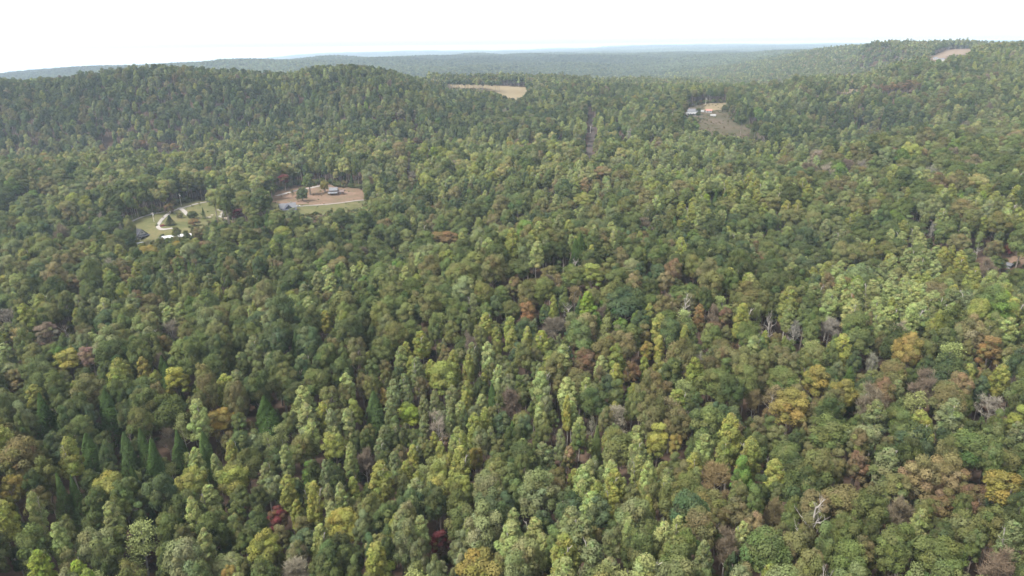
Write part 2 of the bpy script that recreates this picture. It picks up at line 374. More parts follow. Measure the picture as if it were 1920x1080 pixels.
# ------------------------------------------------------------------ tree models
def rnd_dirs(n, r):
    v = r.normal(size=(n, 3)); return v / np.linalg.norm(v, axis=1, keepdims=True)
def leaf_quads(C, Nrm, size, r, aspect=0.75):
    n = len(C)
    a = np.cross(Nrm, rnd_dirs(n, r)); a /= np.linalg.norm(a, axis=1, keepdims=True) + 1e-9
    b = np.cross(Nrm, a)
    s = (size * r.uniform(0.65, 1.35, n))[:, None]
    k = r.uniform(-0.25, 0.25, (n, 1))
    p0 = C - a * s; p1 = C + b * s * aspect + a * s * k; p2 = C + a * s; p3 = C - b * s * aspect + a * s * k
    p1 = p1 - Nrm * s * 0.18; p3 = p3 - Nrm * s * 0.18
    V = np.stack([p0, p1, p2, p3], 1).reshape(-1, 3)
    Fq = np.arange(n * 4).reshape(n, 4)
    return V, Fq
def lobes_to_leaves(L, count, size, r, center, jit=0.38, lowcut=-0.45):
    """L rows: x,y,z,radius"""
    L = np.asarray(L); w = L[:, 3] ** 2; w /= w.sum()
    Ct, Nn, Id = [], [], []
    got = 0
    while got < count:
        k = r.choice(len(L), count, p=w)
        d = rnd_dirs(count, r)
        p = L[k, :3] + d * (L[k, 3] * r.uniform(0.66, 1.22, count))[:, None]
        dd = np.linalg.norm(p[:, None] - L[None, :, :3], axis=2) / L[None, :, 3]
        dd[np.arange(count), k] = 9
        ok = (dd.min(1) > 0.80) & (d[:, 2] > lowcut + r.normal(size=count) * 0.2)
        Ct.append(p[ok]); Nn.append(d[ok]); Id.append(k[ok]); got += ok.sum()
    Ct = np.concatenate(Ct)[:count]; Nn = np.concatenate(Nn)[:count]; Id = np.concatenate(Id)[:count]
    Nn = Nn + rnd_dirs(count, r) * jit + np.array([0, 0, 0.25]); Nn /= np.linalg.norm(Nn, axis=1, keepdims=True)
    V, Fq = leaf_quads(Ct, Nn, size, r)
    lob = r.normal(size=(len(L), 1)) * 0.13 + r.normal(size=(len(L), 3)) * 0.05
    var = 1 + lob[Id] + r.normal(size=(count, 1)) * 0.10
    # keep the random tone of boughs and leaves within bounds
    var = np.clip(var, 0.5, 1.6)
    turn = np.clip(r.uniform(-0.3, 0.75, len(L)), 0, 1)[Id][:, None]
    var = np.concatenate([var, turn], 1).repeat(4, 0)
    return V, Fq, var
def tube(pts, rad, sides=5):
    pts = np.asarray(pts, float); n_ = len(pts)
    T = np.gradient(pts, axis=0); T /= np.linalg.norm(T, axis=1, keepdims=True) + 1e-9
    ref = np.where(np.abs(T[:, 2:3]) > 0.9, np.array([[1.0, 0, 0]]), np.array([[0, 0, 1.0]]))
    a = np.cross(T, ref); a /= np.linalg.norm(a, axis=1, keepdims=True) + 1e-9
    b = np.cross(T, a)
    an = np.arange(sides) * 2 * math.pi / sides
    V = pts[:, None] + (a[:, None] * np.cos(an)[None, :, None] + b[:, None] * np.sin(an)[None, :, None]) * np.asarray(rad)[:, None, None]
    ii = np.arange(n_ * sides).reshape(n_, sides); jj = np.roll(ii, -1, 1)
    Fq = np.stack([ii[:-1], jj[:-1], jj[1:], ii[1:]], -1).reshape(-1, 4)
    return V.reshape(-1, 3), Fq
def join(parts):
    Vs, Fs, o = [], [], 0
    for V, Fq in parts:
        Vs.append(V); Fs.append(Fq + o); o += len(V)
    return np.concatenate(Vs), np.concatenate(Fs)
def limb(p, d, length, r0, r1, r, bend=0.25, up=0.2, k=5):
    pts = [np.array(p, float)]; d = np.array(d, float)
    for i in range(k - 1):
        d = d + r.normal(size=3) * bend / k + np.array([0, 0, up / k]); d /= np.linalg.norm(d)
        pts.append(pts[-1] + d * length / (k - 1))
    return np.array(pts), np.linspace(r0, r1, k), d
def skeleton(r, h, trunk_top, spread, levels=3, n1=7, r0=0.28, fork=False, up=0.25):
    """trunk with limbs; returns list of tubes and tip points"""
    parts, tips = [], []
    tp, tr, td = limb((0, 0, -0.6), (r.normal() * 0.03, r.normal() * 0.03, 1), trunk_top + 0.6, r0, r0 * 0.45, r, 0.12, 0.1, 7)
    parts.append(tube(tp, tr, 6))
    def grow(p, d, ln, rad, lev):
        pts, rr, d2 = limb(p, d, ln, rad, rad * 0.45, r, 0.45, up)
        parts.append(tube(pts, rr, 4 if lev > 1 else 3))
        if lev <= 0: tips.append(pts[-1]); return
        for c in range(r.integers(2, 4)):
            s = r.uniform(0.45, 1.0); q_ = pts[int(s * (len(pts) - 1))]
            dv = rnd_dirs(1, r)[0]; dv[2] = abs(dv[2]) * 0.6
            nd = d2 * 0.9 + dv * 0.75; nd /= np.linalg.norm(nd)
            grow(q_, nd, ln * r.uniform(0.5, 0.75), rad * 0.5, lev - 1)
        tips.append(pts[-1])
    for i in range(n1):
        s = 0.45 + 0.55 * (i + r.uniform(0, 0.8)) / n1
        p = np.array([np.interp(s, np.linspace(0, 1, 7), tp[:, k]) for k in range(3)])
        az = i * 2.4 + r.uniform(-0.5, 0.5)
        sl = 0.55 + 0.9 * s * s if not fork else 1.5
        d = np.array([math.cos(az), math.sin(az), sl]); d /= np.linalg.norm(d)
        grow(p, d, spread * (1.15 - 0.5 * s) * r.uniform(0.8, 1.15), r0 * 0.42, levels - 1)
    return parts, tips
PROTO = {}       # kind -> list of dict(crown, trunk, both, R, Ht)
def finish(kind, crown, trunk, Rr, Ht, cmat, tmat, z0):
    """crown=(V,F,var) or None, trunk=(V,F)"""
    k = len(PROTO.setdefault(kind, []))
    d = dict(R=Rr, H=Ht, z0=z0)
    tv = np.ones((len(trunk[0]), 4))
    d['trunk'] = mesh_np('%s_trunk_%d' % (kind, k), trunk[0], trunk[1], [tmat], var=tv)
    if crown is not None:
        d['crown'] = mesh_np('%s_crown_%d' % (kind, k), crown[0], crown[1], [cmat], var=crown[2])
        d['both'] = mesh_np('%s_%d' % (kind, k), np.concatenate([crown[0], trunk[0]]), [crown[1], trunk[1] + len(crown[0])], [cmat, tmat], [0, 1], np.concatenate([crown[2], tv]))
    else:
        d['crown'] = None; d['both'] = d['trunk']
    PROTO[kind].append(d)

def make_oak(seed, R=5.0, Ht=20.0, nl=34, leaves=4200, lsize=0.34, low=False, cfrac=None):
    r = np.random.default_rng(seed)
    ch = Ht * (cfrac or r.uniform(0.52, 0.68)); c = np.array([0, 0, Ht - ch * 0.5]); ab = np.array([R * r.uniform(.9, 1.1), R * r.uniform(.9, 1.1), ch * 0.5])
    L = []
    for i in range(nl):
        # even spread over the ellipsoid by the golden angle, broken up
        zz = 1 - 1.75 * (i + 0.5) / nl + r.normal() * 0.06; zz = max(-0.85, min(1, zz))
        th = i * 2.39996 + r.normal() * 0.25; rr = math.sqrt(max(0, 1 - zz * zz))
        f = r.uniform(0.50, 0.95)
        L.append([*(c + ab * np.array([rr * math.cos(th), rr * math.sin(th), zz]) * f), R * r.uniform(0.22, 0.42)])
    for i in range(nl // 5):
        L.append([*(c + ab * rnd_dirs(1, r)[0] * r.uniform(0.1, 0.45)), R * 0.42])
    crown = lobes_to_leaves(L, leaves, lsize, r, c)
    parts, _ = skeleton(r, Ht, Ht * 0.78, R * 0.85, 1 if low else 2, 5 if low else 7, 0.30)
    return crown, join(parts), R, Ht, LEAF, BARK, Ht - ch
def make_poplar(seed, R=3.2, Ht=23.0, leaves=3200, lsize=0.30, conic=0.5, low=False, dens=1.0):
    r = np.random.default_rng(seed)
    z0 = Ht * r.uniform(0.36, 0.50); L = []
    nl = 16 if low else 92
    lean = r.normal(size=2) * 0.25
    for i in range(nl):
        t = (i + r.uniform(0, 1)) / nl
        pr = (1 - (2 * (t ** (0.75 + 0.3 * conic)) - 0.86) ** 2 / 1.32) ** 0.6 * (1 - 0.35 * conic * t)      # an egg, narrower at the top
        th = i * 2.39996 + r.normal() * 0.5
        rad = R * pr * r.uniform(0.25, 0.82)
        L.append([math.cos(th) * rad + lean[0] * t, math.sin(th) * rad + lean[1] * t, z0 + (Ht - z0) * t * 0.96, R * r.uniform(0.19, 0.36) * (1.2 - 0.5 * t) * (1.8 if low else 1) * dens])
    crown = lobes_to_leaves(L, leaves, lsize, r, None, 0.4, -0.6)
    parts, _ = skeleton(r, Ht, Ht * 0.93, R * 0.75, 1, 9, 0.22, up=0.5)
    return crown, join(parts), R, Ht, LEAF, PALE_BARK, z0
def make_conifer(seed, R=3.0, Ht=18.0, leaves=7000, lsize=0.20, low=False):
    r = np.random.default_rng(seed); z0 = Ht * 0.10
    nb = int(16 * 7)
    t = r.uniform(0, 1, leaves) ** 0.8
    br = r.integers(0, 7, leaves) ; lay = np.floor(t * 15); t2 = (lay + r.uniform(0, 0.85, leaves)) / 15
    ang = br * 6.283 / 7 + lay * 1.3 + r.normal(size=leaves) * 0.32
    rad = R * 1.3 * (1 - t2) ** 0.85 * np.sqrt(r.uniform(0.3, 1, leaves)) * (1 + 0.26 * np.sin(lay * 2.1 + br * 1.7))
    z = z0 + (Ht - z0) * t2 - rad * 0.30
    C = np.stack([np.cos(ang) * rad, np.sin(ang) * rad, z], -1)
    Nn = np.stack([np.cos(ang) * 0.55, np.sin(ang) * 0.55, np.full(leaves, 0.8)], -1) + rnd_dirs(leaves, r) * 0.5
    Nn /= np.linalg.norm(Nn, axis=1, keepdims=True)
    V, Fq = leaf_quads(C, Nn, lsize, r, 0.5)
    var = np.clip(1 + r.normal(size=(leaves, 1)) * 0.12 + r.normal(size=(15,))[lay.astype(int) % 15][:, None] * 0.08, .5, 1.5) * np.ones((1, 3))
    var = np.concatenate([var, np.zeros((leaves, 1))], 1).repeat(4, 0)
    p = tube(*limb((0, 0, -0.6), (0, 0, 1), Ht * 0.97, 0.24, 0.03, r, 0.03, 0.1, 6)[:2], 6)
    return (V, Fq, var), p, R, Ht, LEAF, BARK, z0
def make_bare(seed, R=3.6, Ht=19.0, twigs=1500, fork=False, levels=4):
    r = np.random.default_rng(seed)
    parts, tips = skeleton(r, Ht, Ht * (0.5 if fork else 0.72), R * (1.5 if fork else 1.0), levels, 4 if fork else 9, 0.24, fork, 0.35)
    V, Fq = join(parts)
    crown = None
    if twigs:
        tips = np.array(tips)
        k = r.integers(0, len(tips), twigs)
        d = rnd_dirs(twigs, r); d[:, 2] = np.abs(d[:, 2]) + 0.3; d /= np.linalg.norm(d, axis=1, keepdims=True)
        s = tips[k] + r.normal(size=(twigs, 3)) * 0.35; ln = r.uniform(0.6, 1.5, (twigs, 1))
        a = np.cross(d, rnd_dirs(twigs, r)); a /= np.linalg.norm(a, axis=1, keepdims=True) + 1e-9
        w = 0.045
        TV = np.stack([s - a * w, s + a * w, s + d * ln + a * w * .4, s + d * ln - a * w * .4], 1).reshape(-1, 3)
        tvv = np.concatenate([np.clip(1 + r.normal(size=(twigs, 1)) * 0.15, .5, 1.5) * np.ones((1, 3)), np.ones((twigs, 1))], 1).repeat(4, 0)
        crown = (TV, np.arange(twigs * 4).reshape(-1, 4), tvv)
    zt = V[:, 2].max()
    return crown, (V, Fq), R, max(zt, Ht), TWIG, PALE_BARK, Ht * 0.4
def make_sparse(seed, R=3.0, Ht=20.0, leaves=3400, lsize=0.165):
    r = np.random.default_rng(seed)
    parts, tips = skeleton(r, Ht, Ht * 0.75, R * 0.95, 3, 9, 0.24, False, 0.35)
    tips = np.array(tips); k = r.integers(0, len(tips), leaves)
    C = tips[k] + r.normal(size=(leaves, 3)) * np.array([0.55, 0.55, 0.42])
    Nn = rnd_dirs(leaves, r) + np.array([0, 0, 0.6]); Nn /= np.linalg.norm(Nn, axis=1, keepdims=True)
    V, Fq = leaf_quads(C, Nn, lsize, r)
    lob = r.normal(size=(len(tips), 1)) * 0.12
    var = np.clip(1 + lob[k] + r.normal(size=(leaves, 1)) * 0.12, .5, 1.5) * np.ones((1, 3))
    return (V, Fq, np.concatenate([var, np.zeros((leaves, 1))], 1).repeat(4, 0)), join(parts), R, max(Ht, tips[:, 2].max()), LEAF, PALE_BARK, Ht * 0.45
def make_small(seed, R=2.2, Ht=9.0, leaves=3600, lsize=0.16):
    return make_oak(seed, R, Ht, 18, leaves, lsize, True, 0.78)
for s in range(8): finish('oak', *make_oak(100 + s, 3.9, 20.0, 30 + 3 * s, 9000, 0.185))
for s in range(6): finish('round', *make_oak(130 + s, 2.9, 19.0, 24 + 3 * s, 6800, 0.16))
for s in range(7): finish('poplar', *make_poplar(200 + s, 2.9, 21.0, 6800, 0.17, conic=0.2 + 0.13 * s))
for s in range(3): finish('conifer', *make_conifer(300 + s, 2.4 + 0.3 * s))
for s in range(4): finish('bare', *make_bare(400 + s, 3.0, 19.0, 0 if s == 0 else 900, False))
for s in range(2): finish('fork', *make_bare(420 + s, 3.0, 18.0, 0, True, 3))
for s in range(4): finish('twiggy', *make_bare(440 + s, 3.4, 18.0, 3800, False))
for s in range(5): finish('sparse', *make_sparse(500 + s))
for s in range(4): finish('small', *make_small(600 + s))
for s in range(3): finish('bush', *make_oak(640 + s, 2.6, 6.0, 20, 4000, 0.165, True, 0.93))
# cheaper trees for the slopes more than a kilometre away
for s in range(5): finish('lowoak', *make_oak(700 + s, 3.9, 19.0, 14, 330, 0.85, True))
for s in range(3): finish('lowpoplar', *make_poplar(720 + s, 2.8, 21.0, 240, 0.72, low=True))
# patches of far-off wood, 48 m square
def make_patch(seed, size=48.0, step=8.0, per=26):
    r = np.random.default_rng(seed); Vs, Fs, vs, o = [], [], [], 0
    m_ = int(size / step)
    for i in range(m_):
        for j in range(m_):
            cx, cyy = (i + 0.5 + r.uniform(-.4, .4)) * step - size / 2, (j + 0.5 + r.uniform(-.4, .4)) * step - size / 2
            Rr = r.uniform(3.2, 6.2); top = r.uniform(14, 22)
            d = rnd_dirs(per, r); d[:, 2] = np.abs(d[:, 2]) * 1.2 - 0.35; d /= np.linalg.norm(d, axis=1, keepdims=True)
            C = np.array([cx, cyy, top - Rr * 1.1]) + d * np.array([Rr, Rr, Rr * 1.1]) * r.uniform(0.75, 1.05, (per, 1))
            Nn = d + rnd_dirs(per, r) * 0.5; Nn /= np.linalg.norm(Nn, axis=1, keepdims=True)
            V, Fq = leaf_quads(C, Nn, 1.7, r)
            t = 1 + r.normal() * 0.25; hue = r.normal() * 0.10
            c = np.clip(np.array([t * (1 + hue), t, t * (1 - hue)]) * (1 + r.normal(size=(per, 1)) * 0.1), 0.35, 1.9)
            Vs.append(V); Fs.append(Fq + o); o += len(V); vs.append(np.concatenate([c, np.zeros((per, 1))], 1).repeat(4, 0))
    me = mesh_np('far_wood_%d' % seed, np.concatenate(Vs), np.concatenate(Fs), [LEAF], var=np.concatenate(vs))
    PROTO.setdefault('patch', []).append(dict(R=size / 2, H=20, both=me, crown=me, trunk=None, z0=5))
for s in range(5): make_patch(800 + s)

# ------------------------------------------------------------------ colours of the wood in the open, as reflectance
def alb(r, g, b, k=2.0): return lin((r, g, b)) / k * np.array([0.95, 0.975, 0.90])
TINT = {
 'dark green': alb(82, 91, 60), 'mid green': alb(104, 114, 72), 'olive': alb(118, 119, 78), 'sage green': alb(128, 134, 97),
 'blue green': alb(85, 99, 72), 'yellow-green': alb(145, 148, 82), 'pale green': alb(154, 162, 106), 'lime green': alb(136, 154, 68),
 'fresh green': alb(104, 126, 66), 'brownish olive': alb(120, 112, 80), 'golden': alb(150, 135, 78), 'yellow': alb(158, 154, 80), 'orange': alb(148, 117, 84),
 'tan': alb(146, 130, 98), 'russet': alb(126, 102, 82), 'crimson': alb(118, 62, 64), 'pink-brown': alb(136, 120, 106), 'grey': alb(154, 145, 132), 'deep green': alb(84, 103, 60), 'black-green': alb(46, 58, 42),
 'dusky green': alb(70, 80, 58), 'straw green': alb(158, 156, 104)}
CLASS = {'oak': 'broadleaf', 'round': 'broadleaf', 'small': 'broadleaf', 'bush': 'broadleaf', 'poplar': 'poplar', 'sparse': 'poplar', 'conifer': 'conifer', 'bare': 'bare', 'fork': 'bare', 'twiggy': 'bare'}
MIX = {
 'base':  {('oak', 'mid green'): 20, ('oak', 'dark green'): 20, ('oak', 'olive'): 14, ('oak', 'sage green'): 9, ('round', 'mid green'): 12, ('round', 'blue green'): 9, ('round', 'olive'): 8, ('poplar', 'pale green'): 7, ('poplar', 'yellow-green'): 6, ('poplar', 'sage green'): 6,
           ('oak', 'yellow-green'): 4, ('round', 'fresh green'): 2.5, ('round', 'brownish olive'): 8, ('oak', 'brownish olive'): 5, ('round', 'tan'): 1.5, ('oak', 'russet'): 0.7, ('round', 'golden'): 0.7, ('sparse', 'pale green'): 3, ('bare', 'grey'): 1, ('twiggy', 'pink-brown'): 1.2, ('conifer', 'deep green'): 2},
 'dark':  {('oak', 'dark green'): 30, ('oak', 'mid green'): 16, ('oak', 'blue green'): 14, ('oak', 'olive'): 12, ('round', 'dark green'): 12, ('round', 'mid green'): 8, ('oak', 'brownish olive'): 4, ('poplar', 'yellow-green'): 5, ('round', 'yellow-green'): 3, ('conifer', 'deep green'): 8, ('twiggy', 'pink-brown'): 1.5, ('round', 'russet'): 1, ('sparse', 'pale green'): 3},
 'lime':  {('poplar', 'pale green'): 44, ('poplar', 'yellow-green'): 22, ('poplar', 'lime green'): 2, ('poplar', 'sage green'): 14, ('round', 'mid green'): 10, ('round', 'sage green'): 8, ('oak', 'olive'): 5, ('sparse', 'pale green'): 5, ('round', 'brownish olive'): 3},
 'brown': {('oak', 'brownish olive'): 14, ('round', 'brownish olive'): 14, ('oak', 'olive'): 14, ('round', 'mid green'): 12, ('oak', 'mid green'): 8, ('sparse', 'tan'): 7, ('round', 'russet'): 5, ('oak', 'tan'): 4, ('bare', 'grey'): 12, ('twiggy', 'pink-brown'): 9, ('poplar', 'sage green'): 7, ('poplar', 'yellow-green'): 5, ('round', 'golden'): 3, ('round', 'orange'): 1.5},
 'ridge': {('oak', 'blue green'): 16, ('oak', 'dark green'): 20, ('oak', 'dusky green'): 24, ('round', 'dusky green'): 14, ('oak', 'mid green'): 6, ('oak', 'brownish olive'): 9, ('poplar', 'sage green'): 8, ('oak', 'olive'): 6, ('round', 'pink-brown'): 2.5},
 'valley': {('round', 'straw green'): 22, ('oak', 'straw green'): 14, ('oak', 'olive'): 10, ('poplar', 'pale green'): 12, ('round', 'yellow-green'): 12, ('oak', 'mid green'): 20, ('oak', 'sage green'): 10, ('round', 'tan'): 3, ('round', 'orange'): 1.0, ('sparse', 'tan'): 4, ('oak', 'yellow-green'): 7, ('round', 'mid green'): 12},
 'pine': {('conifer', 'deep green'): 40, ('conifer', 'black-green'): 10, ('round', 'dusky green'): 20, ('oak', 'dark green'): 10, ('poplar', 'sage green'): 5},
 'leafless': {('bare', 'grey'): 40, ('twiggy', 'pink-brown'): 30, ('round', 'brownish olive'): 10, ('poplar', 'sage green'): 10},
 'upland': {('oak', 'brownish olive'): 16, ('round', 'brownish olive'): 10, ('oak', 'mid green'): 14, ('oak', 'dark green'): 16, ('poplar', 'sage green'): 14, ('poplar', 'pale green'): 10, ('round', 'pink-brown'): 6, ('oak', 'olive'): 10, ('round', 'russet'): 2},
}
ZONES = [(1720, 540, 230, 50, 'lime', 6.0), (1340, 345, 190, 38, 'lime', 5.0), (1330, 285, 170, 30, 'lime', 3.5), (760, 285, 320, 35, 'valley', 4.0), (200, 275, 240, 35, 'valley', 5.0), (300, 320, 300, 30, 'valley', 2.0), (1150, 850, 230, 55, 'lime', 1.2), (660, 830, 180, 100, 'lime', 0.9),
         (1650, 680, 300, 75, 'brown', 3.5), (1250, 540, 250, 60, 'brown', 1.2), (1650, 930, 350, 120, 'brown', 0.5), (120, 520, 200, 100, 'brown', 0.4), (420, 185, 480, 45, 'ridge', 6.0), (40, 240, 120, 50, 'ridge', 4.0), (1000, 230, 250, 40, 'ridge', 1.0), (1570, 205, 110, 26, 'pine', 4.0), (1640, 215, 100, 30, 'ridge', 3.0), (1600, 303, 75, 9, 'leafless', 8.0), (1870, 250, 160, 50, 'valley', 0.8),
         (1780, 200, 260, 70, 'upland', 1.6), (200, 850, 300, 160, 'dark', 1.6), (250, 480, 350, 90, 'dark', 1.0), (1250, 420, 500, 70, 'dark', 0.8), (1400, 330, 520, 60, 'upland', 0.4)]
MK = {k: (list(v.keys()), np.cumsum(np.array(list(v.values())) / sum(v.values()))) for k, v in MIX.items()}
CELLR = {}
def pick(px, py, rr, wx=None, wy=None):
    ws = [1.0]; ns = ['base']
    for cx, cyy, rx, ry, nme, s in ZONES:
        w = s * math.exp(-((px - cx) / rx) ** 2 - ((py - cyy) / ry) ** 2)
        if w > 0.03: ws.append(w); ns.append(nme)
    if wx is not None:      # tree mix varies in broad waves: darker stands in places, paler ones elsewhere
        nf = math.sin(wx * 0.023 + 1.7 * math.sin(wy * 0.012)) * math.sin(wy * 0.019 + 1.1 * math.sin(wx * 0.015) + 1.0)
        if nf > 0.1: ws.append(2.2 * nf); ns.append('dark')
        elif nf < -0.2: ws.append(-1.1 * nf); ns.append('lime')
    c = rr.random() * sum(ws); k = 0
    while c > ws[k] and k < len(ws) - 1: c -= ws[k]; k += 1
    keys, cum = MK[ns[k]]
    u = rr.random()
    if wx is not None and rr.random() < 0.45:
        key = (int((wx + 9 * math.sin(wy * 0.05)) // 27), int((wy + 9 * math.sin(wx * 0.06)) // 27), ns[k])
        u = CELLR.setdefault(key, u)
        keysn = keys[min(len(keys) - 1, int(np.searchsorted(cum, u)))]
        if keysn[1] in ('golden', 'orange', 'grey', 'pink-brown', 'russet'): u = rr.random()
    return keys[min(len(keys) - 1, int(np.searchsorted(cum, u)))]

# trees: dict(x,y,z,kind,var,rot,sx,sz,tint,colour,hand,lm)
TREES = []
def add_tree(x, y, kind, colour, crown_r, height, rr, hand=None, jit=0.10):
    pr = PROTO[kind]; v = rr.randrange(len(pr)); p = pr[v]
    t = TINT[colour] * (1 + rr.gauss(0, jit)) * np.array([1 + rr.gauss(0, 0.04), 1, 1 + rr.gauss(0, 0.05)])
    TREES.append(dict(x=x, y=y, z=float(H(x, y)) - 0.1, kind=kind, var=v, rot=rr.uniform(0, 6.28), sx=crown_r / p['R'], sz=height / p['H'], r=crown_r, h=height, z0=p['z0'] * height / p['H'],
                      tint=np.clip(t, 0.005, 0.5), colour=colour, hand=hand))
